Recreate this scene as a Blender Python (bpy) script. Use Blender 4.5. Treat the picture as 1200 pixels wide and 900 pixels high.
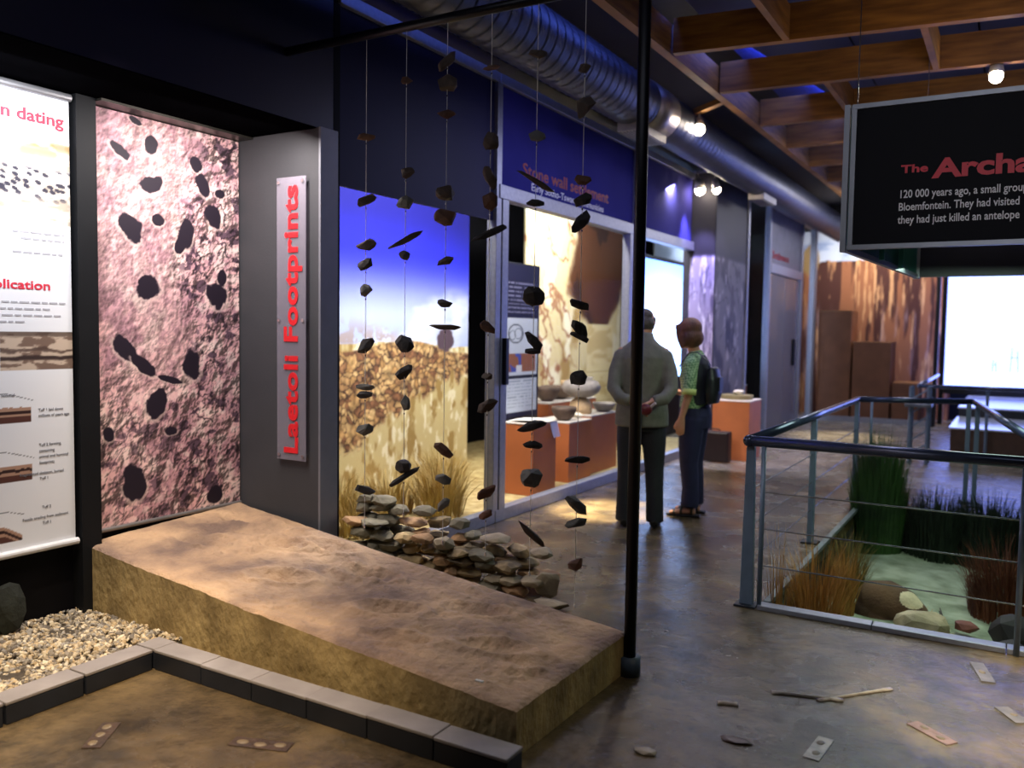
import bpy, bmesh, math, random
import numpy as np
from mathutils import Vector, Matrix

for o in list(bpy.data.objects): bpy.data.objects.remove(o)
S = bpy.context.scene
COL = S.collection
PI = math.pi
V = Vector
rnd = random.Random(7)

# ------------------------------------------------------------------ camera
cam = bpy.data.objects.new('camera', bpy.data.cameras.new('camera'))
COL.objects.link(cam)
_r = V((0.8610, 0.5085, 0.0150)); _f = V((-0.5070, 0.8598, -0.0609))
_r = (_r - _f*_r.dot(_f)/_f.length_squared).normalized(); _f.normalize(); _u = _r.cross(_f)
cam.matrix_world = Matrix(((_r.x, _u.x, -_f.x, 0), (_r.y, _u.y, -_f.y, 0), (_r.z, _u.z, -_f.z, 1.55), (0, 0, 0, 1)))
cam.data.sensor_width = 36; cam.data.lens = 30.0
cam.data.clip_start = .05; cam.data.clip_end = 100
cam.data.dof.use_dof = True; cam.data.dof.focus_distance = 4.3; cam.data.dof.aperture_fstop = 1.5
S.camera = cam
# ------------------------------------------------------------------ world, exposure
w = bpy.data.worlds.new('dim_hall'); S.world = w; w.use_nodes = True
w.node_tree.nodes['Background'].inputs[0].default_value = (.25, .35, 1, 1)
w.node_tree.nodes['Background'].inputs[1].default_value = .012
S.view_settings.view_transform = 'Standard'; S.view_settings.look = 'None'
S.view_settings.exposure = 0; S.view_settings.gamma = 1; S.view_settings.use_curve_mapping = False

# ------------------------------------------------------------------ large lights
def aim(o, loc, tgt):
    o.location = loc
    o.rotation_euler = (V(tgt)-V(loc)).to_track_quat('-Z', 'Y').to_euler()
def spot(name, loc, tgt, e, ang, col=(1, .85, .65), blend=.5, rad=.04):
    l = bpy.data.lights.new(name, 'SPOT'); l.energy = e; l.spot_size = math.radians(ang); l.spot_blend = blend
    l.color = col; l.shadow_soft_size = rad
    o = bpy.data.objects.new(name, l); COL.objects.link(o); aim(o, loc, tgt); return o
def area(name, loc, tgt, e, sx, sy, col=(1, .9, .75)):
    l = bpy.data.lights.new(name, 'AREA'); l.shape = 'RECTANGLE'; l.size = sx; l.size_y = sy; l.energy = e; l.color = col
    o = bpy.data.objects.new(name, l); COL.objects.link(o); aim(o, loc, tgt); return o
# lamps tucked up behind the bulkhead that wash the banners
area('banner_wash_lamp', (-3.72, 2.15, 2.68), (-4.25, 2.15, 1.5), 24, .7, .06, (.95, .96, 1))
area('mural_wash_lamp', (-3.64, 3.25, 2.68), (-4.25, 3.3, .9), 25, .7, .06, (1, .90, .84))
spot('slab_lamp', (-3.0, 2.2, 3.6), (-4.0, 3.15, .35), 260, 36, (1, .82, .60), 1.)
spot('gravel_lamp', (-2.5, 1.2, 3.6), (-3.75, 2.25, 0), 105, 32, (1, .82, .58), .8)
spot('patio_lamp', (-1.9, .9, 3.5), (-2.9, 1.6, 0), 800, 50, (1, .76, .48), .9)
# show cases
area('case_lamp_stone_ruin', (-3.95, 6.0, 3.35), (-5.0, 6.0, .5), 250, 2.6, .2, (1, .90, .74))
area('case_lamp_ruin_sky', (-4.15, 5.9, 2.95), (-5.0, 5.9, 2.0), 10, 2.0, .15, (.30, .36, 1))
area('case_lamp_rock_art', (-4.0, 9.2, 3.3), (-5.0, 9.9, 1.3), 120, 1.6, .2, (1, .92, .74))
spot('plinth_lamp', (-3.9, 6.3, 3.2), (-4.0, 7.6, .5), 130, 60, (1, .86, .70), .7)
area('far_case_lamp', (-2.4, 16.9, 3.5), (-2.3, 18.0, 1.8), 80, 1.8, .2, (1, .93, .86))
area('far_side_case_lamp', (-3.9, 14.0, 3.4), (-4.6, 14.0, 1.0), 60, 1.8, .2, (.8, .9, 1))
# hall
spot('visitor_lamp', (-2.6, 7.4, 3.3), (-3.0, 6.85, 0), 5500, 20, (1, .87, .58), .7)
spot('floor_lamp_right', (.9, 3.2, 3.5), (.34, 4.0, 0), 1300, 32, (1, .9, .7), .9)
spot('plinth_row_lamp', (-2.4, 9.3, 3.5), (-2.9, 11.2, .2), 230, 40, (1, .80, .55), .7)
spot('far_floor_lamp', (-2.0, 14.2, 3.5), (-2.3, 14.0, 0), 900, 30, (1, .85, .55), .7)
spot('cast_end_fill', (.9, 2.7, 2.9), (-1.5, 3.1, .1), 40, 24, (1, .84, .56), .9)  # light added to brighten the end face of the cast, no fixture there
spot('sign_lamp', (-.1, 1.2, 2.9), (-.15, 4.8, 2.3), 62, 40, (.95, .95, 1), .8)
area('pit_lamp', (-.3, 6.2, 1.99), (-.35, 6.4, 0), 26, .9, .9, (.74, 1, .78))
spot('visitor_back_lamp', (-1.2, 4.6, 3.5), (-2.4, 6.6, 1.2), 40, 30, (.95, .9, .8), .8)
area('blue_wash_lamp', (-1.75, 9.0, 3.95), (-2.9, 9.2, 3.6), 34, 9.0, .1, (.12, .2, 1))
area('beam_wash_lamp', (-.2, 6.0, 3.0), (-1.0, 8.0, 4.0), 4, 1.6, .3, (1, .76, .42))
area('ceiling_blue_fill', (.6, 6.2, 2.85), (.4, 7.0, 4.0), 7, 1.4, .4, (.2, .3, 1))  # added upward light that turns the right ceiling panels blue, no real fixture
spot('rail_fill', (-.7, 2.4, 3.5), (-.9, 4.9, .5), 90, 30, (.85, .92, 1), .9)  # extra light put in to lift the front posts and rails
area('hall_fill_lamp', (-1.2, 1.8, 3.85), (-1.6, 3.2, 0), 8, 2.4, 1.2, (.8, .84, 1))
area('glass_front_fill', (-2.3, 6.8, 3.15), (-3.3, 7.0, 0), 26, 3.0, .2, (.55, .58, 1))  # added bluish boost for the frames and headers of the glass wall
area('far_walk_fill', (-1.7, 13.2, 3.4), (-3.2, 13.4, .6), 55, 2.0, .3, (.9, .9, 1))  # added to brighten the far door and its frames, stands for no fixture
area('walkway_lamp', (-1.0, 9.6, 3.5), (-1.6, 9.8, 0), 40, 1.2, 1.2, (.85, .85, 1))

# ------------------------------------------------------------------ materials
def lin(c):
    c = np.asarray(c, float)/255.
    return np.where(c <= .04045, c/12.92, ((c+.055)/1.055)**2.4)
def L4(c): return (*lin(c), 1.)
MC = {}
def M(name, col, rough=.5, metal=0., var=.15, scale=8., bump=0., bscale=None, spec=.5, col2=None, detail=6, stretch=None, coat=0):
    """principled material whose colour wanders with noise"""
    if name in MC: return MC[name]
    m = bpy.data.materials.new(name); m.use_nodes = True; nt = m.node_tree; N = nt.nodes; Lk = nt.links
    b = N['Principled BSDF']; b.inputs['Roughness'].default_value = rough; b.inputs['Metallic'].default_value = metal
    b.inputs['Specular IOR Level'].default_value = spec; b.inputs['Coat Weight'].default_value = coat
    tc = N.new('ShaderNodeTexCoord'); src = tc.outputs['Object']
    if stretch:
        mp = N.new('ShaderNodeMapping'); mp.inputs['Scale'].default_value = stretch; Lk.new(src, mp.inputs[0]); src = mp.outputs[0]
    nz = N.new('ShaderNodeTexNoise'); nz.inputs['Scale'].default_value = scale; nz.inputs['Detail'].default_value = detail
    Lk.new(src, nz.inputs['Vector'])
    cr = N.new('ShaderNodeValToRGB'); c = lin(col)
    lo = c*(1-var) if col2 is None else lin(col2); hi = np.minimum(c*(1+var), 1) if col2 is None else c
    cr.color_ramp.elements[0].position = .35; cr.color_ramp.elements[1].position = .65
    cr.color_ramp.elements[0].color = (*lo, 1); cr.color_ramp.elements[1].color = (*hi, 1)
    Lk.new(nz.outputs[0], cr.inputs[0]); Lk.new(cr.outputs[0], b.inputs['Base Color'])
    if bump:
        n2 = N.new('ShaderNodeTexNoise'); n2.inputs['Scale'].default_value = bscale or scale*3; n2.inputs['Detail'].default_value = 8
        Lk.new(src, n2.inputs['Vector'])
        bp = N.new('ShaderNodeBump'); bp.inputs['Strength'].default_value = bump; bp.inputs['Distance'].default_value = .02
        Lk.new(n2.outputs[0], bp.inputs['Height']); Lk.new(bp.outputs[0], b.inputs['Normal'])
    MC[name] = m; return m
def MP(name, rough=.6, spec=.3, emit=0):
    """printed sheet: colours come from the mesh colour attribute"""
    if name in MC: return MC[name]
    m = bpy.data.materials.new(name); m.use_nodes = True; nt = m.node_tree; N = nt.nodes
    b = N['Principled BSDF']; b.inputs['Roughness'].default_value = rough; b.inputs['Specular IOR Level'].default_value = spec
    a = N.new('ShaderNodeVertexColor'); a.layer_name = 'Col'
    nt.links.new(a.outputs[0], b.inputs['Base Color'])
    if emit:
        nt.links.new(a.outputs[0], b.inputs['Emission Color']); b.inputs['Emission Strength'].default_value = emit
    MC[name] = m; return m
def ME(name, col, strength):
    if name in MC: return MC[name]
    m = bpy.data.materials.new(name); m.use_nodes = True; b = m.node_tree.nodes['Principled BSDF']
    b.inputs['Base Color'].default_value = (.02, .02, .02, 1)
    b.inputs['Emission Color'].default_value = L4(col); b.inputs['Emission Strength'].default_value = strength
    MC[name] = m; return m
def MG(name, tint=(238, 241, 245), refl=.03, haze=0.):
    """clear pane: transparent with a fresnel reflection (and optional milky haze)"""
    if name in MC: return MC[name]
    m = bpy.data.materials.new(name); m.use_nodes = True; nt = m.node_tree; N = nt.nodes; Lk = nt.links
    for n in list(N): N.remove(n)
    out = N.new('ShaderNodeOutputMaterial'); tr = N.new('ShaderNodeBsdfTransparent'); gl = N.new('ShaderNodeBsdfGlossy')
    tr.inputs[0].default_value = L4(tint); gl.inputs['Roughness'].default_value = .02
    lw = N.new('ShaderNodeLayerWeight'); fr = N.new('ShaderNodeMath'); fr.operation = 'POWER'; fr.inputs[1].default_value = 5; Lk.new(lw.outputs['Facing'], fr.inputs[0])
    mu = N.new('ShaderNodeMath'); mu.operation = 'MULTIPLY'; mu.inputs[1].default_value = refl
    mx = N.new('ShaderNodeMixShader')
    Lk.new(fr.outputs[0], mu.inputs[0]); Lk.new(mu.outputs[0], mx.inputs[0]); Lk.new(gl.outputs[0], mx.inputs[2])
    if haze:
        df = N.new('ShaderNodeBsdfDiffuse'); df.inputs[0].default_value = L4((190, 185, 200))
        m2 = N.new('ShaderNodeMixShader'); m2.inputs[0].default_value = haze
        Lk.new(tr.outputs[0], m2.inputs[1]); Lk.new(df.outputs[0], m2.inputs[2]); Lk.new(m2.outputs[0], mx.inputs[1])
    else: Lk.new(tr.outputs[0], mx.inputs[1])
    Lk.new(mx.outputs[0], out.inputs[0]); MC[name] = m; return m

navy = M('navy_paint', (18, 17, 48), .45, var=.1, scale=2)
blackp = M('black_paint', (10, 10, 16), .7, var=.2, scale=3, spec=.15)
charcoal = M('charcoal_wall', (62, 63, 68), .7, var=.06, scale=3, bump=.05, bscale=90)
alu = M('brushed_aluminium', (150, 152, 165), .42, .55, var=.08, scale=30)
steel = M('grey_blue_steel', (104, 120, 140), .4, .2, var=.1, scale=12)
railm = M('dark_handrail', (58, 66, 88), .22, .5, var=.1, scale=14)
blackm = M('black_steel', (14, 14, 24), .4, .3, var=.2, scale=9)
glass = MG('clear_glass')
timber = M('orange_timber', (160, 108, 42), .6, var=.3, scale=3, col2=(118, 76, 26), stretch=(1, 1, 9), bump=.1)
plinthm = M('terracotta_paint', (178, 102, 58), .5, var=.08, scale=4)
redtxt = M('red_lettering', (214, 36, 48), .5, var=.02)
whitetxt = M('white_lettering', (235, 235, 240), .5, var=.02)
greytxt = M('grey_print', (120, 120, 128), .7, var=.02)
darktxt = M('dark_print', (70, 64, 66), .7, var=.02)

# ------------------------------------------------------------------ object helpers
def link(name, me, mat=None, parent=None, smooth=False):
    o = bpy.data.objects.new(name, me); COL.objects.link(o)
    if mat is not None and not me.materials: me.materials.append(mat)
    if smooth:
        for p in me.polygons: p.use_smooth = True
    if parent is not None:
        o.parent = parent; o.matrix_parent_inverse = Matrix.Identity(4)
        if not parent.get('_local'):
            p = parent; off = V((0, 0, 0))
            while p is not None: off += p.location; p = p.parent
            o.location = -off
    return o
def obj(name, bm, mat=None, parent=None, smooth=False, keep=False):
    me = bpy.data.meshes.new(name); bmesh.ops.recalc_face_normals(bm, faces=bm.faces); bm.to_mesh(me); bm.free()
    o = link(name, me, mat, parent, smooth)
    if parent is None and not keep and len(me.vertices):
        co = np.empty(len(me.vertices)*3); me.vertices.foreach_get('co', co); co = co.reshape(-1, 3)
        c = V(((co[:, 0].min()+co[:, 0].max())/2, (co[:, 1].min()+co[:, 1].max())/2, co[:, 2].min()))
        me.transform(Matrix.Translation(-c)); o.location = c
    return o
def tag(o, label, cat, group=None, kind=None):
    o['label'] = label; o['category'] = cat
    if group: o['group'] = group
    if kind: o['kind'] = kind
    return o
def struct(o, label=None, cat=None):
    o['kind'] = 'structure'
    if label: o['label'] = label
    if cat: o['category'] = cat
    return o
def thing(name, label, cat, loc=(0, 0, 0), group=None, rz=0, local=False):
    o = bpy.data.objects.new(name, None); COL.objects.link(o); o.location = loc; o.rotation_euler = (0, 0, rz)
    o.empty_display_size = .1
    if local or rz: o['_local'] = 1
    if label: tag(o, label, cat, group)
    return o
def box(bm, x0, x1, y0, y1, z0, z1, bev=0):
    r = bmesh.ops.create_cube(bm, size=1)
    for v in r['verts']:
        v.co = V(((x0+x1)/2+v.co.x*(x1-x0), (y0+y1)/2+v.co.y*(y1-y0), (z0+z1)/2+v.co.z*(z1-z0)))
    if bev:
        es = list({e for v in r['verts'] for e in v.link_edges})
        bmesh.ops.bevel(bm, geom=es, offset=bev, segments=2, affect='EDGES', profile=.5)
    return bm
def bxo(name, x0, x1, y0, y1, z0, z1, mat, parent=None, bev=0): return obj(name, box(bmesh.new(), x0, x1, y0, y1, z0, z1, bev), mat, parent)
def rod(bm, a, b, r0, r1=None, n=12):
    a = V(a); b = V(b); d = b-a
    m = Matrix.Translation((a+b)/2) @ d.to_track_quat('Z', 'Y').to_matrix().to_4x4()
    bmesh.ops.create_cone(bm, cap_ends=True, segments=n, radius1=r0, radius2=r0 if r1 is None else r1, depth=d.length, matrix=m)
    return bm
def bar(bm, a, b, wd, ht, up=(0, 0, 1)):
    """rectangular bar from a to b"""
    a = V(a); b = V(b); d = (b-a).normalized(); s = d.cross(V(up)).normalized(); t = s.cross(d)
    vs = [bm.verts.new(p+s*sx*wd/2+t*sy*ht/2) for p in (a, b) for sx, sy in ((-1, -1), (1, -1), (1, 1), (-1, 1))]
    for f in ((0, 1, 2, 3), (7, 6, 5, 4), (0, 4, 5, 1), (1, 5, 6, 2), (2, 6, 7, 3), (3, 7, 4, 0)): bm.faces.new([vs[i] for i in f])
    return bm
def tube(bm, pts, n=14, ref=(1, 0, 0)):
    """loft of ellipses; pts = (x, y, z, a, b): a along ref, b across"""
    rings = []
    for i, p in enumerate(pts):
        c = V(p[:3]); a = p[3]; b = p[4] if len(p) > 4 else p[3]
        d = (V(pts[min(i+1, len(pts)-1)][:3])-V(pts[max(i-1, 0)][:3])).normalized()
        s = V(ref)-d*d.dot(V(ref))
        if s.length < 1e-3: s = V((0, 1, 0))-d*d.y
        s.normalize(); t = d.cross(s)
        rings.append([bm.verts.new(c+s*a*math.cos(2*PI*k/n)+t*b*math.sin(2*PI*k/n)) for k in range(n)])
    for A, B in zip(rings, rings[1:]):
        for k in range(n): bm.faces.new((A[k], A[(k+1) % n], B[(k+1) % n], B[k]))
    bm.faces.new(rings[0][::-1]); bm.faces.new(rings[-1]); return bm
def ball(bm, c, r, sub=3, rot=None):
    m = Matrix.Translation(V(c))
    if rot is not None: m = m @ rot
    m = m @ Matrix.Diagonal((*(r if hasattr(r, '__len__') else (r, r, r)), 1))
    bmesh.ops.create_icosphere(bm, subdivisions=sub, radius=1, matrix=m); return bm
def fuse(name, bm, mat, parent=None, vox=.012, smooth=4):
    """weld overlapping closed shapes into one continuous skin"""
    bmesh.ops.recalc_face_normals(bm, faces=bm.faces)
    me = bpy.data.meshes.new('tmp'); bm.to_mesh(me); bm.free()
    t = bpy.data.objects.new('tmp', me); COL.objects.link(t)
    r = t.modifiers.new('r', 'REMESH'); r.mode = 'VOXEL'; r.voxel_size = vox
    s = t.modifiers.new('s', 'SMOOTH'); s.iterations = smooth; s.factor = .5
    dg = bpy.context.evaluated_depsgraph_get(); out = bpy.data.meshes.new_from_object(t.evaluated_get(dg))
    bpy.data.objects.remove(t); out.name = name
    return link(name, out, mat, parent, True)
def rock(name, c, dims, mat, parent=None, seed=0, n=26, rot=None, boxy=2.6):
    r = random.Random(seed); bm = bmesh.new()
    for _ in range(n):
        d = V((r.gauss(0, 1), r.gauss(0, 1), r.gauss(0, 1))).normalized()
        k = (abs(d.x)**boxy+abs(d.y)**boxy+abs(d.z)**boxy)**(-1/boxy)*r.uniform(.86, 1.03)
        bm.verts.new(V((d.x*k*dims[0]/2, d.y*k*dims[1]/2, d.z*k*dims[2]/2)))
    h = bmesh.ops.convex_hull(bm, input=bm.verts)
    bmesh.ops.delete(bm, geom=[v for v in bm.verts if not v.link_faces], context='VERTS')
    me_m = (rot or Matrix.Identity(4)); bmesh.ops.transform(bm, matrix=Matrix.Translation(V(c)) @ me_m, verts=bm.verts)
    return obj(name, bm, mat, parent)
def text(name, body, size, mat, o, u, v, parent=None, xs=1., bold=0., align='LEFT', depth=.002, space=1., line=1.):
    cu = bpy.data.curves.new('t', 'FONT'); cu.body = body; cu.size = size; cu.align_x = align; cu.offset = bold
    cu.extrude = depth; cu.space_character = space; cu.space_line = line; cu.resolution_u = 3
    t = bpy.data.objects.new('t', cu); COL.objects.link(t)
    dg = bpy.context.evaluated_depsgraph_get(); me = bpy.data.meshes.new_from_object(t.evaluated_get(dg))
    bpy.data.objects.remove(t); me.materials.clear(); me.name = name
    u = V(u); v = V(v); n = u.cross(v)
    me.transform(Matrix(((u.x*xs, v.x, n.x, o[0]), (u.y*xs, v.y, n.y, o[1]), (u.z*xs, v.z, n.z, o[2]), (0, 0, 0, 1))))
    return link(name, me, mat, parent)
# --- numpy noise for printed pictures
def hsh(i, j, s): 
    x = np.sin(i*127.1+j*311.7+s*74.7)*43758.5453; return x-np.floor(x)
def vn(x, y, s=0):
    i = np.floor(x); j = np.floor(y); fx = x-i; fy = y-j; fx = fx*fx*(3-2*fx); fy = fy*fy*(3-2*fy)
    a = hsh(i, j, s); b = hsh(i+1, j, s); c = hsh(i, j+1, s); d = hsh(i+1, j+1, s)
    return (a*(1-fx)+b*fx)*(1-fy)+(c*(1-fx)+d*fx)*fy
def fbm(x, y, s=0, o=5):
    t = 0; a = .5
    for k in range(o): t = t+a*vn(x*2**k, y*2**k, s+k*3.3); a *= .5
    return t
def voro(x, y, s=0):
    i = np.floor(x); j = np.floor(y); f1 = np.full(x.shape, 9.); f2 = np.full(x.shape, 9.); idn = np.zeros(x.shape)
    for a in (-1, 0, 1):
        for b in (-1, 0, 1):
            px = i+a+hsh(i+a, j+b, s); py = j+b+hsh(i+a, j+b, s+5); d = np.hypot(px-x, py-y)
            c = d < f1; f2 = np.where(c, f1, np.minimum(f2, d)); idn = np.where(c, hsh(i+a, j+b, s+9), idn); f1 = np.where(c, d, f1)
    return f1, f2, idn
def ss(a, b, x): t = np.clip((x-a)/(b-a), 0, 1); return t*t*(3-2*t)
def mixc(A, B, t): return A+(np.asarray(B, float)-A)*t[..., None]
def cons(c, sh): return np.broadcast_to(np.asarray(c, float), (*sh, 3)).copy()
def sheet(name, o, u, v, nu, nv, fn, mat, parent=None, thick=.006, curve=None):
    """printed sheet spanned by vectors u, v from o, coloured by fn(U, V) in sRGB 0..255, with a real thickness"""
    o = np.array(o, float); u = np.array(u, float); v = np.array(v, float)
    U, W = np.meshgrid(np.linspace(0, 1, nu+1), np.linspace(0, 1, nv+1))
    P = o+U[..., None]*u+W[..., None]*v
    n = np.cross(u, v); n /= np.linalg.norm(n)
    if curve is not None: P = P+curve(U, W)[..., None]*n
    C = lin(np.clip(fn(U, W), 0, 255))
    k = (nu+1)*(nv+1)
    g = np.arange(k).reshape(nv+1, nu+1)
    F = np.stack([g[:-1, :-1], g[:-1, 1:], g[1:, 1:], g[1:, :-1]], -1).reshape(-1, 4)
    # back and rim
    ring = np.concatenate([g[0, :], g[1:, -1], g[-1, -2::-1], g[-2:0:-1, 0]])
    RB = P.reshape(-1, 3)[ring]-n*thick
    m = len(ring); rb = np.arange(k, k+m)
    R = np.stack([ring, rb, np.roll(rb, -1), np.roll(ring, -1)], -1)
    me = bpy.data.meshes.new(name)
    vs = np.concatenate([P.reshape(-1, 3), RB]); fs = np.concatenate([F, R])
    corners = [nu, nu+nv, 2*nu+nv]
    me.from_pydata(vs.tolist(), [], fs.tolist()+[rb[::-1].tolist()])
    ca = me.color_attributes.new('Col', 'FLOAT_COLOR', 'POINT')
    cc = np.ones((k+m, 4)); cc[:k, :3] = C.reshape(-1, 3); cc[k:, :3] = .02
    ca.data.foreach_set('color', cc.ravel())
    return link(name, me, mat, parent)

GX = -3.627          # glass wall plane
# ================================================================== SETTING
# ---- floor: polished brown concrete, with the pit opening
def floor_mat():
    m = bpy.data.materials.new('polished_concrete'); m.use_nodes = True; nt = m.node_tree; N = nt.nodes; Lk = nt.links
    b = N['Principled BSDF']; tc = N.new('ShaderNodeTexCoord')
    def noise(sc, det, rgh=.55):
        n = N.new('ShaderNodeTexNoise'); n.inputs['Scale'].default_value = sc; n.inputs['Detail'].default_value = det
        n.inputs['Roughness'].default_value = rgh; Lk.new(tc.outputs['Object'], n.inputs['Vector']); return n
    def ramp(src, stops):
        r = N.new('ShaderNodeValToRGB'); e = r.color_ramp.elements
        while len(e) < len(stops): e.new(.5)
        for k, (p, c) in enumerate(stops): e[k].position = p; e[k].color = L4(c)
        Lk.new(src, r.inputs[0]); return r
    c1 = ramp(noise(1.3, 9, .62).outputs[0], [(.3, (60, 55, 46)), (.47, (112, 100, 80)), (.62, (150, 134, 106)), (.75, (96, 87, 72))])
    c2 = ramp(noise(3.7, 10, .7).outputs[0], [(.36, (60, 52, 46)), (.52, (176, 162, 142)), (.7, (212, 198, 172))])
    mx = N.new('ShaderNodeMix'); mx.data_type = 'RGBA'; mx.blend_type = 'MULTIPLY'; mx.inputs['Factor'].default_value = .8
    Lk.new(c1.outputs[0], mx.inputs[6]); Lk.new(c2.outputs[0], mx.inputs[7])
    sep = N.new('ShaderNodeSeparateXYZ'); Lk.new(tc.outputs['Object'], sep.inputs[0])
    mr = N.new('ShaderNodeMapRange'); mr.inputs[1].default_value = 9.55; mr.inputs[2].default_value = 9.65
    Lk.new(sep.outputs[1], mr.inputs[0])
    c3 = ramp(noise(2.2, 6).outputs[0], [(.35, (118, 110, 98)), (.65, (146, 136, 120))])
    m2 = N.new('ShaderNodeMix'); m2.data_type = 'RGBA'; Lk.new(mr.outputs[0], m2.inputs['Factor'])
    Lk.new(mx.outputs[2], m2.inputs[6]); Lk.new(c3.outputs[0], m2.inputs[7]); Lk.new(m2.outputs[2], b.inputs['Base Color'])
    rr = N.new('ShaderNodeMapRange'); rr.inputs[1].default_value = .35; rr.inputs[2].default_value = .65
    rr.inputs[3].default_value = .12; rr.inputs[4].default_value = .36
    Lk.new(noise(2.4, 8).outputs[0], rr.inputs[0]); Lk.new(rr.outputs[0], b.inputs['Roughness'])
    bp = N.new('ShaderNodeBump'); bp.inputs['Strength'].default_value = .5; bp.inputs['Distance'].default_value = .02
    Lk.new(noise(9, 10, .65).outputs[0], bp.inputs['Height']); Lk.new(bp.outputs[0], b.inputs['Normal'])
    return m
PX0, PX1, PY0, PY1 = -1.18, 1.7, 4.9, 8.55
bm = bmesh.new()
for x0, x1, y0, y1 in ((-7, 4, -2, PY0), (-7, PX0, PY0, PY1), (PX1, 4, PY0, PY1), (-7, 4, PY1, 21)): box(bm, x0, x1, y0, y1, -.12, 0)
fl = struct(obj('floor', bm, floor_mat(), keep=True), 'polished brown concrete floor with embedded casts', 'floor')
# pit shell
sandm = M('pale_green_sand', (176, 186, 160), .9, var=.25, scale=5, bump=.5, bscale=30, col2=(120, 132, 104))
pitw = M('pit_wall_dark', (46, 46, 42), .8, var=.3, scale=4)
for nm, a in (('left', (PX0-.12, PX0-.001, PY0, PY1)), ('right', (PX1+.001, PX1+.12, PY0, PY1)), ('rear', (PX0-.12, PX1+.12, PY1+.001, PY1+.12)), ('front', (PX0-.12, PX1+.12, PY0-.12, PY0-.001))):
    struct(bxo('wall_pit_'+nm, *a, -.62, -.121, pitw), 'dark %s lining wall of the sunken sand pit' % nm, 'wall')
bm = bmesh.new(); nx, ny = 60, 76
gv = [[bm.verts.new((PX0+(PX1-PX0)*i/nx, PY0+(PY1-PY0)*j/ny, -.47+.10*float(fbm(np.array(i*.09), np.array(j*.09), 3))+.06*math.exp(-((i/nx-.1)**2*30)))) for j in range(ny+1)] for i in range(nx+1)]
for i in range(nx):
    for j in range(ny): bm.faces.new((gv[i][j], gv[i+1][j], gv[i+1][j+1], gv[i][j+1]))
tag(obj('pit_sand', bm, sandm, smooth=True), 'pale greenish sand covering the floor of the sunken railed pit', 'sand', kind='stuff')

# ---- left side: recess walls, bulkhead, return wall
struct(bxo('wall_left', -4.42, -4.26, -2, 3.94, 0, 3.9, blackp), 'black rear wall of the banner recess', 'wall')
bulk = struct(bxo('wall_bulkhead', -4.26, -3.6, -2, 3.94, 2.735, 3.9, navy), 'dark navy bulkhead above the hanging banners', 'wall')
struct(bxo('wall_return', -4.26, -3.58, 3.8, 3.94, 0, 2.735, charcoal), 'charcoal return wall carrying the vertical red sign', 'wall')
struct(bxo('trim_1', -3.58, -3.565, 3.795, 3.945, 0, 2.735, M('grey_end_cap', (128, 130, 140), .5, .2, var=.05)), 'pale grey metal end strip on the return wall', 'trim')
struct(bxo('trim_2', -4.26, -4.17, 2.665, 2.775, 0, 2.7275, M('dark_grey_post', (24, 25, 28), .6, var=.06, spec=.15)), 'dark grey post between the two banners', 'trim')
struct(bxo('trim_3', -4.26, -4.13, 2.78, 3.8, 2.715, 2.7275, M('dark_cap', (60, 58, 54), .35, .5)), 'dark metal cap strip above the footprint mural', 'trim')
struct(bxo('trim_5', -4.25, -3.598, -2, 3.795, 2.728, 2.7345, M('soffit_dark_sheet', (6, 6, 8), .9, spec=0.)), 'added black sheet keeping the underside of the bulkhead dark', 'trim')  # sheet put in so light bounced off the banners leaves the underside dark
# ---- case interiors
casew = M('case_navy', (24, 24, 58), .7, var=.08, scale=2)
struct(bxo('wall_case_rear', -6.5, -6.38, 3.94, 19, 0, 3.7, blackp), 'black rear wall far behind the show cases', 'wall')
struct(bxo('wall_case_side', -5.3, -3.6, 3.945, 4.0, 0, 3.66, blackp), 'black side panel of the first show case', 'wall')
struct(bxo('ceiling_case', -6.5, -3.55, 3.95, 18.9, 3.66, 3.8, blackp), 'black lid over the show cases', 'ceiling')
# ---- step in the wall with grey rock print (behind the visitors)
def rockprint(seed, base, dark, light):
    def f(U, W):
        n = fbm(U*5+W*2, W*9, seed, 6); c = cons(base, U.shape)
        c = mixc(c, dark, ss(.48, .3, n)); c = mixc(c, light, ss(.55, .72, fbm(U*9, W*17, seed+4, 5)))
        crack = np.abs(fbm(U*3, W*6, seed+8, 5)-.5); c = mixc(c, dark, ss(.02, .0, crack)*.8)
        return mixc(c, (22, 20, 34), ss(.70, .72, W))
    return f
st = struct(bxo('wall_step', -3.72, -3.31, 10.58, 12.0, 0, 3.58, M('step_navy', (36, 34, 60), .6)), 'wall block that steps out beyond the second show case', 'wall')
sheet('rock_print', (-3.63, 10.572, 0), (.32, 0, 0), (0, 0, 3.58), 24, 200, rockprint(4, (142, 134, 172), (92, 86, 118), (200, 194, 222)), MP('print_satin'), st)
sheet('rock_print', (-3.302, 10.58, 0), (0, 1.42, 0), (0, 0, 3.58), 60, 200, rockprint(9, (92, 88, 98), (46, 42, 54), (136, 130, 142)), MP('print_satin'), st)
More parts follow.
